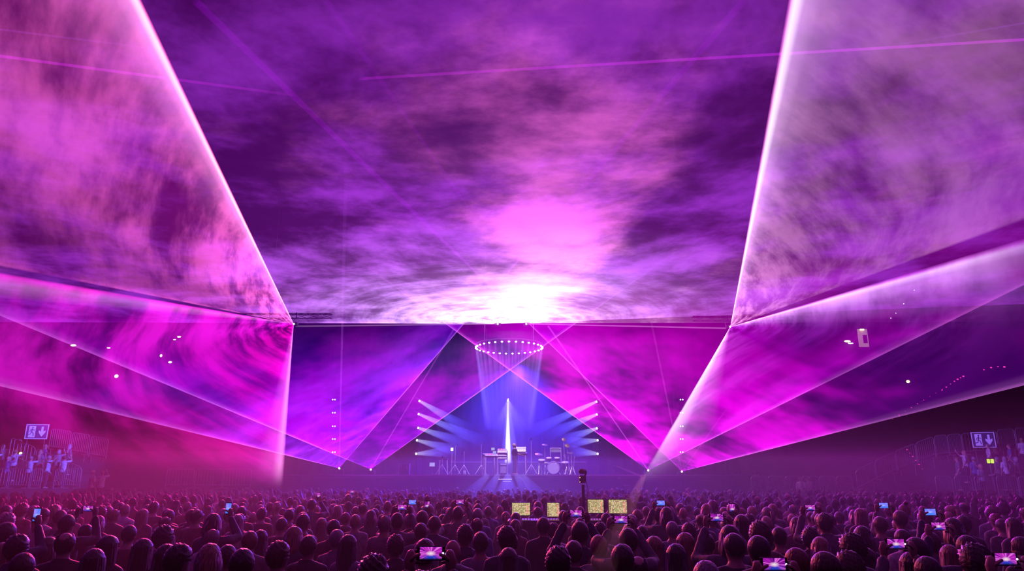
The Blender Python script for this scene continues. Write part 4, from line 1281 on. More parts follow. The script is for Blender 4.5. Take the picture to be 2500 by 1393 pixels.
M_SIGN = plain('sign_board', (0.10, 0.10, 0.16), 0.5, vary=0.1)
M_SIGNW = plain('sign_pale_print', (0.8, 0.8, 0.85), 0.5, vary=0.05, emit=(0.30, 0.22, 1.0), estr=0.30)
def exit_sign(px, py, Y, w, label, rz):
    c = at(px, py, Y)
    t = thing('exit_sign', c, label, 'sign', rz=rz)
    h = w * 0.68
    part('board', t, M_SIGN, ('box', (0, 0.02, 0), (w, 0.03, h)))
    f = 0.035
    part('border', t, M_SIGNW, ('box', (0, 0, h / 2), (w + f, 0.03, f)), ('box', (0, 0, -h / 2), (w + f, 0.03, f)), ('box', (-w / 2, 0, 0), (f, 0.03, h)), ('box', (w / 2, 0, 0), (f, 0.03, h)))
    # doorway block with the running figure left dark on it
    part('doorway_mark', t, M_SIGNW, ('box', (-w * 0.22, 0.0, 0), (w * 0.30, 0.02, h * 0.8)))
    k = w
    part('running_figure', t, M_SIGN, ('blob', (-0.20 * k, -0.015, 0.20 * k), (0.035 * k, 0.01, 0.035 * k)),
         ('limb', [(-0.21 * k, -0.015, 0.14 * k), (-0.235 * k, -0.015, 0.0)], 0.026 * k, 6),
         ('limb', [(-0.21 * k, -0.015, 0.12 * k), (-0.13 * k, -0.015, 0.06 * k), (-0.10 * k, -0.015, 0.09 * k)], 0.014 * k, 6),
         ('limb', [(-0.22 * k, -0.015, 0.12 * k), (-0.30 * k, -0.015, 0.07 * k), (-0.31 * k, -0.015, 0.0)], 0.014 * k, 6),
         ('limb', [(-0.235 * k, -0.015, 0.0), (-0.15 * k, -0.015, -0.07 * k), (-0.13 * k, -0.015, -0.20 * k)], 0.018 * k, 6),
         ('limb', [(-0.235 * k, -0.015, 0.0), (-0.27 * k, -0.015, -0.12 * k), (-0.36 * k, -0.015, -0.14 * k)], 0.018 * k, 6))
    bm = bmesh.new()
    pts = [(0.19, 0.24), (0.29, 0.24), (0.29, 0.0), (0.39, 0.06), (0.39, -0.04), (0.24, -0.24), (0.09, -0.04), (0.09, 0.06), (0.19, 0.0)]
    f0 = bm.faces.new([bm.verts.new((x * k, -0.012, z * k)) for x, z in pts])
    r_ = bmesh.ops.extrude_face_region(bm, geom=[f0])
    bmesh.ops.translate(bm, vec=(0, 0.02, 0), verts=[v for v in r_['geom'] if isinstance(v, bmesh.types.BMVert)])
    link('down_arrow', new_mesh('down_arrow', bm, False), M_SIGNW, t)
    for s in (-1, 1):
        part('post', t, M_STEEL, ('cyl', (s * w * 0.4, 0.05, -h / 2), (s * w * 0.4, 0.05, -h / 2 - 1.6), 0.015, 0.015, 6))
exit_sign(90, 1053, 39.0, 1.12, 'running-man exit sign with down arrow over the blue-lit terrace', 0.12)
exit_sign(2401, 1073, 39.0, 1.16, 'running-man exit sign with down arrow over the violet magenta terrace', -0.12)

# ------------------------------------------------------------------ lamps glinting on the far wall
YW = 51.56
def wall_lamp(px, py, w, h, label, mat=None, Y=YW):
    w, h = w * 0.8, h * 0.75
    t = thing('wall_lamp', at(px, py, Y), label, 'lamp', 'small lamps on the far walls')
    part('bracket', t, M_BLACK, ('box', (0, 0.08, 0.0), (w * 0.7, 0.18, h * 0.6)))
    part('shade', t, M_STEEL, ('box', (0, -0.03, h * 0.62), (w * 1.2, 0.16, 0.03)))
    part('bulb', t, mat or M_WARM, ('blob', (0, -0.05, 0), (w / 2, 0.06, h / 2)), smooth=True)
for x, y, w, h, lab in ((180, 843, 0.55, 0.2, 'broad warm wall lamp glinting on the rising violet laser line'), (266, 849, 0.35, 0.12, 'slim pale wall lamp next to the broad one'),
                        (438, 822, 0.36, 0.16, 'warm wall lamp high in the rose light sheet'), (427, 829, 0.26, 0.1, 'small pale wall lamp just under the high one'),
                        (394, 868, 0.22, 0.28, 'round warm wall lamp amid the rose light'), (416, 884, 0.36, 0.2, 'warm wall lamp lower beside the round one'),
                        (285, 918, 0.38, 0.34, 'golden wall lamp under the violet laser line'), (637, 968, 0.26, 0.3, 'white wall lamp close to the rose sheet edge'),
                        (723, 915, 0.22, 0.24, 'small pale wall lamp just outside the rose sheet'), (790, 862, 0.22, 0.24, 'small pale wall lamp under the overhead sheet'),
                        (1771, 922, 0.22, 0.24, 'small white wall lamp under the lilac sheet'), (1858, 978, 0.2, 0.22, 'white wall lamp near the rising magenta line'),
                        (2216, 931, 0.36, 0.26, 'golden wall lamp alone in the dark violet area'), (1700, 1152, 0.3, 0.14, 'pale twin lamp low beside the outer floor laser'), (1757, 1151, 0.3, 0.12, 'second pale lamp low along the floor')):
    wall_lamp(x, y, w, h, lab)
wall_lamp(2068, 833, 0.62, 0.22, 'warm wall lamp beside the lit doorway')
wall_lamp(2076, 838, 0.5, 0.1, 'slim pale lamp bar under the warm lamp by the doorway', M_LENS)
dc = at(2108, 824, YW)
d1 = bpy.data.objects.new('door_1', None); COL.objects.link(d1); d1.location = dc; d1['kind'] = 'structure'
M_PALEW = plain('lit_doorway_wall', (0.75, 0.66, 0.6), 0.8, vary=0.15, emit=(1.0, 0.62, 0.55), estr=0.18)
M_POSTER = plain('dark_poster', (0.05, 0.01, 0.07), 0.6, vary=0.4, scale=4)
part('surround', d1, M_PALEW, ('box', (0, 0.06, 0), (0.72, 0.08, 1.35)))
part('poster', d1, M_POSTER, ('box', (0.12, 0.0, -0.1), (0.3, 0.03, 0.62)))
part('poster_figure', d1, M_WHITE, ('blob', (0.12, -0.02, 0.08), (0.03, 0.01, 0.04)), ('limb', [(0.12, -0.02, 0.03), (0.11, -0.02, -0.14)], 0.03, 6), ('limb', [(0.11, -0.02, -0.14), (0.09, -0.02, -0.28)], 0.02, 6), ('limb', [(0.13, -0.02, 0.0), (0.2, -0.02, -0.12)], 0.014, 6))
part('lamp_tube', d1, M_WARM, ('box', (-0.05, -0.06, 0.62), (0.28, 0.06, 0.1)))
t = thing('safety_lamp', at(2418, 1125, 37.5), 'square yellow-green safety lamp on the magenta terrace', 'lamp')
part('housing', t, M_BLACK, ('box', (0, 0.06, 0), (0.46, 0.08, 0.34), 0.02))
for s in (-0.1, 0.1):
    part('lens', t, M_GREENL, ('box', (s, 0, 0), (0.17, 0.04, 0.22), 0.02))
part('post', t, M_STEEL, ('cyl', (0, 0.08, -0.16), (0, 0.08, -1.3), 0.02))
t = thing('torch', at(52, 1107, 39.3), 'small yellow torch glaring among the blue-lit spectators', 'lamp')
part('body', t, M_BLACK, ('cyl', (0, 0, 0), (0.1, 0.15, -0.05), 0.03))
part('bulb', t, glow('torch_glow', (1.0, 0.95, 0.25), 4.0), ('blob', (-0.02, -0.03, 0.02), (0.09, 0.05, 0.07)), smooth=True)
def light_string(pts, Y, label, mat, n, r=0.05):
    P = [at(x, y, Y) for x, y in pts]
    t = thing('light_string', P[0], label, 'light string')
    rel = [p - P[0] for p in P]
    part('cord', t, M_BLACK, ('limb', rel, 0.015, 5))
    sp_ = spline(rel, n)
    rr_ = random.Random(len(label))
    for p in sp_:
        s = rr_.uniform(0.6, 1.3)
        part('bulb', t, mat, ('blob', p, (r * 0.9 * s, r * 0.6, r * 0.6 * s)), smooth=True)
light_string([(2180, 1022), (2240, 985), (2300, 950)], 51.68, 'string of dim pink bulbs climbing below the violet line', M_PINKL, 9, 0.04)  # this and the next two calls build pink reflections as glowing bulbs
light_string([(2300, 952), (2330, 930), (2352, 918)], 51.68, 'short string of bright pink bulbs in the dark violet area', M_PINKL, 7, 0.07)
light_string([(2402, 902), (2428, 895), (2452, 895)], 51.68, 'uppermost string of pink bulbs near the hall edge', M_PINKL, 4, 0.09)
light_string([(2214, 1097), (2232, 1118), (2252, 1144)], 39.9, 'string of pink bulbs hanging along the stair barrier', M_PINKL, 6, 0.045)
light_string([(262, 1150), (290, 1130), (322, 1105)], 51.68, 'faint string of pink bulbs by the crimson haze', M_PINKL, 7, 0.025)
light_string([(2175, 776), (2195, 755), (2232, 708)], 51.68, 'row of tiny pale bulbs high beside the lilac sheet', M_LENSB, 4, 0.04)

# ------------------------------------------------------------------ mixing desks in the crowd
M_SCR = {}
def screen_mat(name, kind, seed):
    """little picture on a lit display"""
    g = G(name)
    uvw = g.sep(g.coord('Object'))
    e = g.n('ShaderNodeEmission')
    if kind == 'desk':
        rows_ = g.math('FRACT', g.math('MULTIPLY', uvw[2], 42.0))
        cols = g.math('FRACT', g.math('MULTIPLY', uvw[0], 55.0))
        cell = g.math('MULTIPLY', g.math('GREATER_THAN', rows_, 0.35), g.math('GREATER_THAN', cols, 0.3))
        n = g.noise(g.vec('ADD', g.comb(g.math('FLOOR', g.math('MULTIPLY', uvw[0], 55.0)), 0.0, g.math('FLOOR', g.math('MULTIPLY', uvw[2], 42.0))), (seed, seed, 0)), 0.73, 0.0)
        c = g.ramp(n, [(0.0, srgb(120, 110, 80)), (0.38, srgb(225, 205, 150)), (0.46, srgb(150, 140, 95)), (0.54, srgb(240, 225, 175)), (0.62, srgb(110, 170, 80)), (0.68, srgb(245, 235, 200)), (0.76, srgb(220, 110, 80))], 'CONSTANT')
        col = g.mix(cell, srgb(215, 190, 135), c)
        k = 0.9
    else:
        # picture of the show: pink rays from a bright centre, blue stage below
        x, z = g.math('DIVIDE', uvw[0], 0.07), g.math('DIVIDE', uvw[2], 0.034)
        r = g.math('SQRT', g.math('ADD', g.math('MULTIPLY', x, x), g.math('MULTIPLY', z, z)))
        a = g.math('ARCTAN2', z, x)
        rays = g.noise(g.comb(g.math('MULTIPLY', a, 2.2), seed, 0.0), 1.6, 2.0, dims='2D')
        c = g.ramp(rays, [(0.3, srgb(70, 10, 120)), (0.5, srgb(190, 30, 190)), (0.62, srgb(240, 120, 230)), (0.75, srgb(120, 40, 200))])
        c = g.mix(g.math('MULTIPLY', g.rng(z, -0.1, -0.5), g.rng(g.math('ABSOLUTE', x), 0.9, 0.2)), c, srgb(40, 60, 200))
        c = g.mix(g.rng(z, -0.65, -0.95), c, srgb(15, 10, 40))
        col = g.mix(g.rng(r, 0.45, 0.0), c, (1.0, 0.85, 0.9))
        k = 0.95 if kind == 'phone' else 1.5
        if kind == 'blue':
            col = g.mix(0.75, col, srgb(50, 120, 240))
    g.put(e.inputs[0], col)
    e.inputs[1].default_value = k
    g.m.cycles.emission_sampling = 'NONE'
    return g.surf(e.outputs[0])

YF = 13.4
def desk(x0, x1, screens, label):
    a, b = at(x0, 1262, YF), at(x1, 1262, YF)
    w = b.x - a.x + 0.12
    t = thing('mixing_desk', ((a.x + b.x) / 2, YF, 0), label, 'mixing desk', 'mixing desks in the crowd')
    zt = a.z - 0.02
    part('surface', t, M_BLACK, ('box', (0, -0.12, zt - 0.06), (w, 0.6, 0.1), 0.02))
    part('cabinet', t, M_BLACK, ('box', (0, 0.0, (zt - 0.11) / 2), (w * 0.9, 0.4, zt - 0.11), 0.02))
    for i in range(int(w / 0.05)):
        part('fader', t, M_GREYP, ('box', (-w / 2 + 0.05 + 0.05 * i, -0.25, zt), (0.012, 0.03, 0.025)))
    for k, (sx0, sx1, sy0, sy1) in enumerate(screens):
        p, q = at(sx0, sy0, YF), at(sx1, sy1, YF)
        cx, cz, sw, shh = (p.x + q.x) / 2 - (a.x + b.x) / 2, (p.z + q.z) / 2, q.x - p.x, p.z - q.z
        bz = part('screen_back', t, M_BLACK, ('box', (cx, 0.04, cz), (sw + 0.03, 0.04, shh + 0.03), 0.005))
        s = part('screen', t, screen_mat('desk_screen', 'desk', 3.1 * k + x0), ('box', (0, 0, 0), (sw, 0.015, shh)))
        s.location = (cx, 0.012, cz)
        part('meter_bar', s, M_REDLED, *[('box', (sw * 0.36, -0.01, -shh * 0.4 + shh * 0.1 * j), (0.02, 0.006, 0.008)) for j in range(8)])
        part('knob_strip', s, M_BLACK, *[('box', (-sw * 0.44, -0.01, -shh * 0.4 + shh * 0.13 * j), (0.012, 0.01, 0.016)) for j in range(6)])
    part('gooseneck_lamp', t, M_BLACK, ('limb', [(0.1, 0.05, zt), (0.1, 0.03, zt + 0.12), (0.1, -0.08, zt + 0.16)], 0.006, 5))
    return t
desk(1248, 1368, [(1250, 1294, 1227, 1257), (1336, 1366, 1227, 1260)], 'mixing desk with two lit yellowish screens nearer the hall axis')
desk(1432, 1534, [(1435, 1474, 1219, 1251), (1486, 1531, 1219, 1252)], 'mixing desk with two taller lit screens behind raised phones')

# remote camera on a pole
YC = 16.5
cb = at(1423, 1165, YC)
t = thing('remote_camera', (cb.x, YC, 0), 'black remote camera on a tall pole rising from the crowd', 'camera')
part('pole', t, M_BLACK, ('cyl', (0, 0, 0), (0, 0, at(1423, 1182, YC).z), 0.035))
zb = at(1423, 1169, YC).z
part('control_box', t, M_BLACK, ('box', (-0.01, 0, zb), (0.15, 0.14, 0.17), 0.015))
part('status_lamp', t, M_WARM, ('box', (-0.075, -0.072, zb + 0.035), (0.02, 0.01, 0.02)), ('box', (-0.075, -0.072, zb - 0.06), (0.016, 0.01, 0.016)))
part('label_plate', t, M_WHITE, ('box', (0.03, -0.074, zb - 0.06), (0.05, 0.006, 0.015)))
zh = at(1423, 1150, YC).z
part('arm', t, M_BLACK, ('limb', [(0.05, 0, zb + 0.08), (0.075, 0, zb + 0.13), (0.075, 0, zh)], 0.02, 8))
part('camera_head', t, M_BLACK, ('limb', [(-0.04, -0.05, zh), (0.04, 0.06, zh)], [0.06, 0.06], 10), smooth=True)
part('lens', t, M_GREYP, ('cyl', (0.04, 0.1, zh), (0.05, 0.14, zh), 0.035))
part('cable', t, M_BLACK, ('limb', [(0.07, 0, zb - 0.05), (0.11, 0, zb - 0.2), (0.09, 0.02, zb - 0.5), (0.04, 0.0, zb - 0.9)], 0.007, 5))


# ------------------------------------------------------------------ the crowd
def depth_for(py, z):
    d = ray(1250, py)
    return (z - EYE.z) / d.z * d.y

GROUND = []       # (x, y) taken
NEAR = [  # photograph position of the top of each head, hair, hair colour, top, top colour
    (12, 1328, 'long', 'fair', 'jacket', 'grey'), (47, 1306, 'messy', 'dark', 'jacket', 'navy'), (122, 1314, 'bob', 'brown', 'tee', 'grey'), (163, 1299, 'thinning', 'brown', 'jacket', 'black'),
    (212, 1281, 'short', 'dark', 'hoodie', 'grey'), (268, 1310, 'long', 'black', 'jacket', 'black'), (318, 1283, 'short', 'black', 'tee', 'burgundy'), (402, 1284, 'curly', 'dark', 'jacket', 'black'),
    (232, 1343, 'long', 'brown', 'jacket', 'black'), (405, 1260, 'thinning', 'red', 'tee', 'white'), (150, 1246, 'short', 'brown', 'tee', 'grey'), (186, 1233, 'short', 'dark', 'tee', 'burgundy'),
    (22, 1253, 'messy', 'grey', 'jacket', 'grey'), (60, 1352, 'short', 'brown', 'jacket', 'black'), (352, 1318, 'long', 'dark', 'tee', 'black'), (410, 1332, 'long', 'black', 'jacket', 'black'),
    (520, 1290, 'thinning', 'grey', 'tee', 'white'), (514, 1331, 'bob', 'fair', 'tee', 'white'), (557, 1332, 'short', 'black', 'hoodie', 'black'), (594, 1342, 'short', 'dark', 'tee', 'grey'),
    (612, 1298, 'short', 'red', 'jacket', 'grey'), (637, 1296, 'long', 'brown', 'jacket', 'burgundy'), (683, 1323, 'messy', 'brown', 'tee', 'burgundy'), (755, 1309, 'short', 'dark', 'jacket', 'black'),
    (720, 1288, 'bob', 'fair', 'jacket', 'navy'), (689, 1265, 'short', 'black', 'tee', 'black'), (742, 1256, 'short', 'dark', 'tee', 'grey'), (786, 1266, 'long', 'fair', 'jacket', 'grey'),
    (707, 1243, 'short', 'dark', 'tee', 'burgundy'), (816, 1270, 'short', 'black', 'jacket', 'black'), (824, 1294, 'short', 'grey', 'jacket', 'striped grey'), (441, 1330, 'messy', 'black', 'jacket', 'black'),
    (470, 1243, 'bald', 'grey', 'tee', 'grey'), (590, 1237, 'short', 'dark', 'tee', 'black'), (560, 1246, 'short', 'brown', 'jacket', 'grey'), (640, 1240, 'messy', 'dark', 'tee', 'black'),
    (852, 1308, 'long', 'black', 'jacket', 'striped grey'), (868, 1257, 'short', 'fair', 'tee', 'striped grey'), (906, 1247, 'bob', 'dark', 'jacket', 'navy'), (944, 1275, 'thinning', 'brown', 'jacket', 'black'),
    (940, 1257, 'thinning', 'grey', 'tee', 'grey'), (966, 1306, 'messy', 'brown', 'jacket', 'black'), (914, 1357, 'curly', 'brown', 'tee', 'black'), (1001, 1254, 'short', 'grey', 'jacket', 'navy'),
    (1028, 1278, 'short', 'dark', 'tee', 'grey'), (1062, 1261, 'short', 'brown', 'jacket', 'navy'), (1081, 1256, 'short', 'dark', 'jacket', 'navy'), (1038, 1318, 'short', 'dark', 'tee', 'burgundy'),
    (1106, 1320, 'bald', 'brown', 'hoodie', 'grey'), (1135, 1282, 'messy', 'black', 'jacket', 'navy'), (1165, 1263, 'thinning', 'dark', 'jacket', 'blue'), (1173, 1300, 'short', 'dark', 'tee', 'striped grey'),
    (1236, 1286, 'messy', 'dark', 'tee', 'navy'), (1241, 1340, 'long', 'dark', 'tee', 'grey'), (1166, 1242, 'short', 'grey', 'tee', 'blue'), (1192, 1237, 'short', 'dark', 'jacket', 'blue'),
    (1110, 1240, 'short', 'brown', 'tee', 'navy'), (1256, 1235, 'short', 'dark', 'jacket', 'blue'), (1258, 1269, 'ponytail', 'brown', 'jacket', 'burgundy'), (1326, 1264, 'short', 'black', 'jacket', 'black'),
    (1351, 1277, 'messy', 'dark', 'tee', 'white'), (1362, 1336, 'messy', 'black', 'tee', 'grey'), (1312, 1238, 'short', 'dark', 'jacket', 'blue'), (1420, 1283, 'long', 'black', 'jacket', 'navy'),
    (1464, 1276, 'messy', 'black', 'tee', 'black'), (1461, 1308, 'short', 'fair', 'tee', 'striped grey'), (1536, 1281, 'long', 'fair', 'tee', 'grey'), (1568, 1285, 'long', 'black', 'jacket', 'black'),
    (1519, 1331, 'short', 'dark', 'jacket', 'grey'), (1557, 1356, 'thinning', 'dark', 'tee', 'black'), (1596, 1312, 'long', 'fair', 'tee', 'burgundy'), (1494, 1261, 'bald', 'brown', 'tee', 'grey'),
    (1479, 1253, 'short', 'black', 'jacket', 'black'), (1541, 1257, 'short', 'grey', 'tee', 'grey'), (1577, 1237, 'short', 'brown', 'tee', 'burgundy'), (1607, 1240, 'messy', 'dark', 'jacket', 'grey'),
    (1640, 1274, 'short', 'grey', 'tee', 'striped grey'), (1650, 1331, 'long', 'black', 'jacket', 'black'), (1247, 1302, 'short', 'black', 'tee', 'navy'), (1375, 1247, 'short', 'dark', 'tee', 'burgundy'),
    (1671, 1303, 'long', 'fair', 'jacket', 'grey'), (1725, 1304, 'short', 'black', 'tee', 'burgundy'), (1789, 1304, 'short', 'dark', 'tee', 'black'), (1791, 1324, 'long', 'black', 'jacket', 'black'),
    (1849, 1310, 'short', 'black', 'hoodie', 'black'), (1866, 1291, 'messy', 'black', 'jacket', 'navy'), (1901, 1288, 'short', 'black', 'tee', 'burgundy'), (1722, 1374, 'bob', 'grey', 'tee', 'black'),
    (1926, 1379, 'bald', 'grey', 'jacket', 'grey'), (1941, 1340, 'short', 'red', 'jacket', 'black'), (1977, 1288, 'curly', 'dark', 'jacket', 'burgundy'), (2002, 1254, 'short', 'black', 'tee', 'black'),
    (2018, 1279, 'long', 'black', 'jacket', 'burgundy'), (2001, 1314, 'bob', 'fair', 'tee', 'green'), (2076, 1304, 'curly', 'dark', 'jacket', 'black'), (2067, 1347, 'curly', 'brown', 'tee', 'grey'),
    (1776, 1264, 'messy', 'dark', 'tee', 'burgundy'), (1801, 1275, 'bob', 'dark', 'hoodie', 'grey'), (1852, 1274, 'curly', 'brown', 'tee', 'burgundy'), (1895, 1242, 'long', 'brown', 'jacket', 'grey'),
    (1943, 1264, 'bob', 'dark', 'jacket', 'burgundy'), (1870, 1260, 'bald', 'grey', 'jacket', 'grey'), (1680, 1277, 'messy', 'brown', 'tee', 'striped grey'), (2103, 1287, 'bob', 'black', 'tee', 'black'),
    (2200, 1294, 'short', 'dark', 'jacket', 'white'), (2232, 1314, 'short', 'black', 'jacket', 'black'), (2194, 1249, 'short', 'grey', 'jacket', 'grey'), (2254, 1248, 'curly', 'brown', 'tee', 'burgundy'),
    (2349, 1260, 'messy', 'black', 'jacket', 'black'), (2428, 1254, 'messy', 'red', 'tee', 'grey'), (2470, 1266, 'long', 'black', 'jacket', 'black'), (2315, 1333, 'long', 'fair', 'tee', 'grey'),
    (2374, 1330, 'curly', 'dark', 'tee', 'black'), (2221, 1352, 'long', 'dark', 'hoodie', 'grey'), (2112, 1340, 'long', 'black', 'jacket', 'black'), (2146, 1262, 'short', 'brown', 'tee', 'grey'),
    (2488, 1312, 'short', 'dark', 'jacket', 'black'), (2010, 1350, 'short', 'brown', 'jacket', 'grey'), (1400, 1322, 'short', 'dark', 'jacket', 'black'), (2268, 1300, 'short', 'brown', 'jacket', 'grey')]
SLIM = {'long', 'bob', 'ponytail', 'bun'}
CROWD = []
def add_person(x, y, h, hair, hairc, top, topc, pose='down', rz=None, hat=None):
    p = person((x, y, 0), h, random.uniform(-0.35, 0.35) if rz is None else rz, pose, hair in SLIM, hair, hairc, top, topc, hat, trousers=y < 13)
    p['_d'] = [hair, hairc, {'tee': 't-shirt', 'jacket': 'jacket', 'hoodie': 'hooded top'}[top] if pose == 'down' or top == 'tee' else 'jacket', topc, pose]
    GROUND.append((x, y))
    CROWD.append(p)
    return p

# ---- raised phones and the people holding them
def phone(loc, kind, label, portrait=False, big=False):
    t = thing('smartphone', loc, label, 'phone', 'phones held up in the crowd')
    w, h = (0.078, 0.16) if portrait else (0.16, 0.078)
    part('case', t, M_BLACK, ('box', (0, 0.004, 0), (w, 0.009, h), 0.003))
    part('screen', t, kind, ('box', (0, -0.002, 0), (w * 0.80, 0.004, h * 0.90) if not portrait else (w * 0.9, 0.004, h * 0.8)))
    if big:
        part('shutter_button', t, M_LENSB, ('cyl', (w * 0.44, -0.003, 0), (w * 0.44, -0.005, 0), 0.006))
    return t
SCR = [screen_mat('phone_screen', 'phone', 1.7 * k) for k in range(4)] + [screen_mat('phone_screen', 'blue', 9.0)]
PHONES = [  # position, height factor, portrait, screen, what tells it apart
    (1052, 1350, 1.025, 0, 0, 'large phone held level in both hands at the bottom middle, filming the show'),
    (1890, 1377, 0.985, 0, 1, 'phone held level over a bald head at the lower frame edge'),
    (2187, 1327, 0.985, 0, 2, 'phone with blue and yellow picture held among dark heads'),
    (2455, 1364, 0.985, 0, 0, 'bright pink phone held level at the magenta end of the first row'),
    (2291, 1284, 1.01, 0, 3, 'small grey-rimmed phone held up beside a dark-haired head'),
    (90, 1256, 1.04, 1, 4, 'blue upright phone raised on the crimson end of the crowd'),
    (1516, 1268, 1.035, 0, 1, 'phone with pink picture held level under the taller desk screens'),
    (1406, 1253, 1.05, 0, 2, 'phone raised in two hands before the remote camera pole'),
    (2271, 1249, 1.04, 0, 4, 'small blue phone far along the magenta side of the crowd'),
    (982, 1238, 1.03, 0, 0, 'level phone with red picture in the middle of the violet crowd'),
    (1043, 1234, 1.03, 1, 1, 'upright phone with red picture in the middle of the violet crowd'),
    (1007, 1225, 1.03, 0, 4, 'dim blue phone just above the red pictured ones'),
    (1123, 1225, 1.04, 0, 3, 'glaring white-pink phone near the blue shafts'),
    (1788, 1242, 1.04, 1, 0, 'upright phone alone in the purple part of the crowd'),
    (1750, 1263, 1.04, 0, 1, 'tilted blue-pink phone over a dark curly head'),
    (1613, 1227, 1.04, 0, 4, 'small phone with blue centre beside the desks'),
    (1978, 1239, 1.04, 0, 3, 'tiny pale phone far in the purple crowd'),
    (215, 1241, 1.04, 0, 2, 'tiny violet phone in the crimson haze'),
    (558, 1240, 1.04, 1, 4, 'tiny blue upright phone in the crimson haze'),
    (778, 1210, 1.05, 1, 0, 'tiny upright phone just outside the rose sheet'),
    (860, 1200, 1.05, 0, 3, 'tiny white phone at the far rows of the violet crowd'),
    (2157, 1233, 1.04, 0, 4, 'tiny blue phone before the magenta terrace')]
ph_i = 0
for px, py, k, por, sm, lab in PHONES:
    zc = 1.782 * k
    Y = depth_for(py, zc)
    c = at(px, py, Y)
    pose = 'single' if por else 'phone'
    phone(c, SCR[sm], lab, por, Y < 6)
    hr = random.choice(['short', 'messy', 'bob', 'long', 'short'])
    off = Vector((0.0, 0.392 * k, 0)) if not por else Vector((0.02 * k, 0.392 * k, 0))
    p = add_person(c.x - off.x, c.y - off.y, 1.72 * k, hr, random.choice(['dark', 'black', 'brown']), 'jacket', random.choice(['navy', 'black', 'grey']), pose, rz=0.0)
    p['label'] = 'person holding up the ' + ' '.join(lab.split()[:11])

for i, (px, py, hair, hc_, top, tc) in enumerate(NEAR):
    h = 1.70 + 0.05 * math.sin(i * 2.7) - (0.05 if hair in SLIM else 0)
    add = {'curly': 0.02, 'messy': 0.006, 'bald': -0.012}.get(hair, 0.0)
    Y = depth_for(py, h + add)
    for dh in (0, -0.02, 0.02, -0.04, 0.04, -0.06, 0.06, -0.08, 0.08, -0.1, -0.12):
        Y = depth_for(py, h + dh + add)
        if not any((at(px, py, Y).x - gx) ** 2 + (Y - gy) ** 2 < 0.13 for gx, gy in GROUND):
            h += dh
            break
    else:
        Y = depth_for(py, h + add)
    add_person(at(px, py, Y).x, Y, h, hair, hc_, top, tc)

# ---- further rows
n_goal = 262
Y = 11.6
blocked = lambda x, y: abs(y - YF) < 0.75 and at(1236, 1250, y).x < x < at(1545, 1250, y).x or (abs(y - YC) < 0.5 and abs(x - cb.x) < 0.3)
while len(CROWD) < n_goal and Y < 23:
    half = min(0.76 * Y, 15.0)
    x = -half + random.uniform(0, 0.5)
    while x < half and len(CROWD) < n_goal:
        xx, yy = x + random.uniform(-0.1, 0.1), Y + random.uniform(-0.22, 0.22)
        if not blocked(xx, yy) and all((xx - gx) ** 2 + (yy - gy) ** 2 > 0.22 for gx, gy in GROUND):
            hair = random.choice(['short', 'short', 'messy', 'thinning', 'long', 'bob', 'ponytail', 'bald', 'curly', 'bun'])
            add_person(xx, yy, random.uniform(1.60, 1.78), hair, random.choice(list(HAIRC)), random.choice(['tee', 'jacket', 'hoodie']), random.choice(list(TOPC)))
        x += random.uniform(0.55, 1.0)
    Y += 0.8
Y_END = Y - 0.3

# labels: look first, then the row and the place along it
hairword = {'short': 'short {} hair', 'messy': 'tousled {} hair', 'curly': 'curly {} hair', 'thinning': 'thinning {} hair', 'long': 'long {} hair', 'bob': 'a {} bob', 'ponytail': 'a {} ponytail', 'bun': 'a {} top bun', 'bald': 'a bald head'}
import itertools
ordinals = ['first', 'second', 'third', 'fourth', 'fifth', 'sixth', 'seventh', 'eighth', 'ninth', 'tenth', 'eleventh', 'twelfth', 'thirteenth', 'fourteenth', 'fifteenth', 'sixteenth', 'seventeenth', 'eighteenth', 'nineteenth', 'twentieth']
ordinals += ['twenty-' + o_ for o_ in ordinals[:9]] + ['thirtieth'] + ['thirty-' + o_ for o_ in ordinals[:9]] + ['fortieth'] + ['forty-' + o_ for o_ in ordinals[:9]]
edges = [0, 5.6, 6.8, 8.0, 9.2, 10.4, 11.6, 12.8, 14.0, 15.2, 16.4, 17.6, 18.8, 20.0, 21.2, 22.4, 60]
for ri, (e0, e1) in enumerate(zip(edges, edges[1:])):
    row = sorted([p for p in CROWD if e0 <= p.location.y < e1], key=lambda p: p.location.x / p.location.y)
    for ci, p in enumerate(row):
        hair, hcw, tw, tcw, pose = p['_d']
        p['category'] = 'person'
        p['group'] = 'standing crowd on the hall floor'
        if 'label' not in p:
            p['label'] = f"person with {hairword[hair].format(hcw)}, {tcw} {tw}, crowd row {ordinals[ri]}, {ordinals[ci]} from crimson side"
for p in CROWD:
    del p['_d']

# ---- everybody beyond, too small to tell apart
def low_person(seed):
    r = random.Random(seed)
    bm = bmesh.new()
    loft(bm, [(0.0, .10, .09, 0, 0), (0.8, .15, .11, 0, 0), (1.2, .17, .11, 0, 0), (1.37, .205, .10, 0, 0), (1.425, .15, .085, 0, 0), (1.47, .06, .06, 0, 0), (1.53, .055, .055, 0, 0)], 9)
    blob(bm, (0, 0.012, 1.60), (.068, .082, .098), 9, 7)
    k = r.choice([0.96, 1.0, 1.06, 1.12])
    blob(bm, (0, -0.018, 1.635), (.078 * k, .088 * k, .088 * k), 9, 7)
    for sx in (-1, 1):
        blob(bm, (sx * .074, 0.0, 1.60), (.012, .02, .03), 5, 4)
    if r.random() < 0.4:
        loft(bm, [(1.34, .085, .04, 0, -.085), (1.48, .092, .05, 0, -.07), (1.64, .08, .06, 0, -.045)], 8)
    if r.random() < 0.3:
        limb(bm, [(.18, 0, 1.38), (.24, .2, 1.42), (.08, .34, 1.72)], [.055, .042, .03], 6)
    bm.normal_update()
    V = np.array([v.co[:] for v in bm.verts])
    F = [[v.index for v in f.verts] for f in bm.faces]
    bm.verts.index_update()
    F = [[v.index for v in f.verts] for f in bm.faces]
    bm.free()
    return V, F
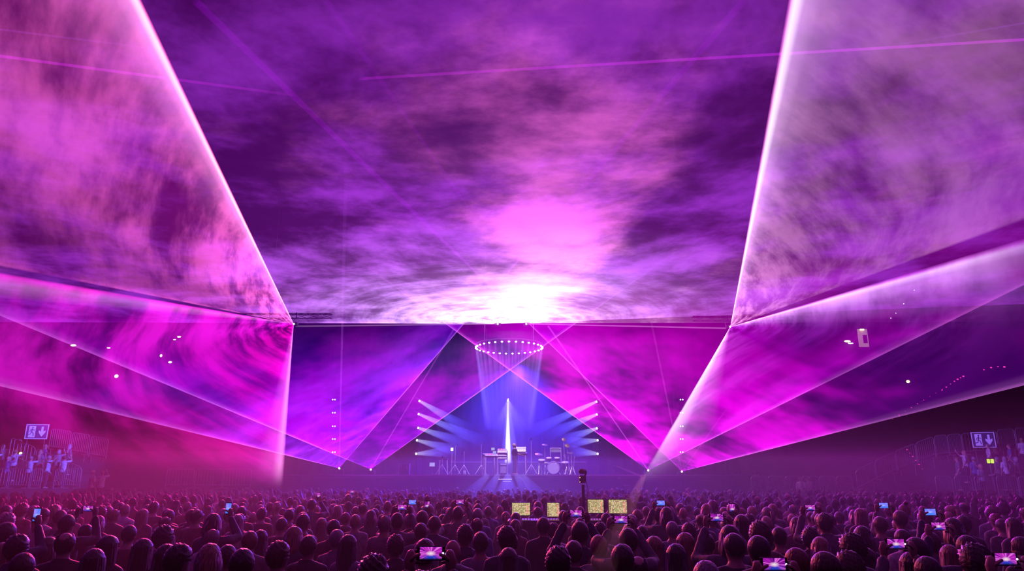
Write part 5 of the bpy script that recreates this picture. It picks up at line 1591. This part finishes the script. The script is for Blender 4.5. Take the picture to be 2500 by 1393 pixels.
LOW = [low_person(s) for s in range(8)]
vs, fs = [], []
base = 0
Y = Y_END
nfar = 0
while Y < 34.9:
    half = min(0.76 * Y, 19.0)
    x = -half + random.uniform(0, 0.5)
    while x < half:
        if not (abs(x - cb.x) < 0.25 and abs(Y - YC) < 0.6):
            V, F = random.choice(LOW)
            a, s = random.uniform(-0.4, 0.4), random.uniform(0.92, 1.05)
            ca, sa = math.cos(a), math.sin(a)
            yy = Y + random.uniform(-0.3, 0.3)
            vs.append(np.stack([V[:, 0] * ca - V[:, 1] * sa + x, V[:, 0] * sa + V[:, 1] * ca + yy, V[:, 2]], 1) * np.array([1, 1, s]))
            fs += [[i + base for i in f] for f in F]
            base += len(V)
            nfar += 1
        x += random.uniform(0.55, 0.95)
    Y += 0.85
g = G('far_crowd')
rnd = g.n('ShaderNodeNewGeometry').outputs['Random Per Island']
d = g.n('ShaderNodeBsdfDiffuse')
g.put(d.inputs[0], g.ramp(rnd, [(0, (0.01, 0.01, 0.012)), (0.35, (0.025, 0.015, 0.015)), (0.62, (0.05, 0.045, 0.045)), (0.84, (0.2, 0.13, 0.10)), (0.93, (0.01, 0.015, 0.04))], 'CONSTANT'))
gl = g.n('ShaderNodeBsdfGlossy'); gl.inputs['Roughness'].default_value = 0.45; gl.inputs['Color'].default_value = (0.5, 0.5, 0.5, 1)
mx = g.n('ShaderNodeMixShader'); fr = g.n('ShaderNodeFresnel')
g.put(mx.inputs[0], fr.outputs[0])
g.t.links.new(d.outputs[0], mx.inputs[1]); g.t.links.new(gl.outputs[0], mx.inputs[2])
me = bpy.data.meshes.new('crowd')
me.from_pydata(np.concatenate(vs).tolist(), [], fs)
me.polygons.foreach_set('use_smooth', [True] * len(me.polygons))
o = link('crowd', me, g.surf(mx.outputs[0]))
tag(o, 'dense far rows of the standing crowd before the stage', 'crowd', kind='stuff')

# ---- spectators on the terraces
def spectator(px, py_top, Y, side, i, hair, tc):
    z = at(px, py_top, Y).z
    base = z - 1.68
    p = person((at(px, py_top, Y).x, Y, base), 1.68, random.uniform(-1.2, 0.2) * (1 if side == 'crimson' else -1), random.choice(['down', 'down', 'single']), hair in SLIM, hair, random.choice(['fair', 'grey', 'brown']), 'tee', tc, trousers=True)
    where = 'blue-lit crimson-side terrace' if side == 'crimson' else 'dim magenta-side terrace'
    tag(p, f"spectator in {tc} top, {hairword[hair].format('pale')}, {ordinals[i]} along the {where}", 'person', 'spectators on the terraces')
def stand_at(px, Y, f):
    z = f(Y) + 1.68
    d = ray(px, 1100)
    for py in range(900, 1300):
        if at(px, py, Y).z <= z: return py
    return 1200
k = 0
for px, Y in ((-10, 38.9), (10, 40.0), (22, 38.4), (40, 39.0), (50, 41.0), (78, 38.4), (100, 38.9), (113, 40.2), (122, 38.3), (146, 38.8), (160, 38.3), (172, 40.0)):
    hair = ['short', 'long', 'bald', 'messy', 'bob'][k % 5]
    spectator(px, stand_at(px, Y, YZ_L), Y, 'crimson', k, hair, ['white', 'grey', 'blue', 'white', 'striped grey'][k % 5]); k += 1
k = 0
for px, Y in ((2335, 37.0), (2352, 38.2), (2375, 37.0), (2392, 36.4), (2410, 38.8), (2432, 37.4), (2450, 36.6), (2462, 38.4), (2478, 37.2), (2492, 39.6), (2510, 36.8), (2425, 40.0)):
    hair = ['messy', 'long', 'short', 'bob', 'short'][k % 5]
    spectator(px, stand_at(px, Y, YZ_R), Y, 'magenta', k, hair, ['grey', 'white', 'blue', 'striped grey', 'white'][k % 5]); k += 1
# two couples at floor level, lit blue
for i, (px, Y) in enumerate(((224, 36.4), (247, 36.6), (1955, 36.8), (1975, 36.9))):
    p = person((at(px, 1180, Y).x, Y, 0.9 if i < 2 else 0.6), 1.7, random.uniform(-0.6, 0.6), 'single' if i % 2 else 'down', False, 'short', 'fair', 'tee', 'white')
    tag(p, ['blue-lit dancer beside the terrace barriers, arms low', 'blue-lit dancer beside the terrace barriers with raised arm', 'pale dancer standing up before the floor barriers', 'second pale dancer before the floor barriers with raised arm'][i], 'person')
    t = thing('step_platform', (p.location.x, Y, 0), ['low black platform under the first blue-lit dancer', 'low black platform under the second blue-lit dancer', 'low black platform under the first pale dancer', 'low black platform under the second pale dancer'][i], 'platform')
    part('top', t, M_BLACK, ('box', (0, 0, p.location.z - 0.03), (0.5, 0.5, 0.06), 0.01))
    part('base', t, M_BLACK, ('box', (0, 0, (p.location.z - 0.06) / 2), (0.44, 0.44, p.location.z - 0.06)))


# ------------------------------------------------------------------ names for the light sheets
for o, lab in ((sh_c1, 'violet laser light sheet spreading overhead from the first girder projector'), (sh_c2, 'pink laser light sheet spreading overhead from the second girder projector'),
               (sh_p1, 'violet laser fan rising from the outer floor projector, crimson side'), (sh_p2, 'violet-pink laser fan rising from the inner floor projector, crimson side'),
               (sh_p3, 'magenta laser fan rising from the inner floor projector, magenta side'), (sh_p4, 'magenta laser fan rising from the outer floor projector, magenta side'),
               (sh_l1, 'upper rose laser sheet with white leading edge above the dark gap'), (sh_l2, 'lower cerise laser sheet reaching down into the crowd'),
               (sh_r1, 'upper lilac laser sheet with white leading edge above the dark gap'), (sh_r2, 'lower orchid laser sheet with bright band under the dark gap')):
    tag(o, lab, 'laser light')
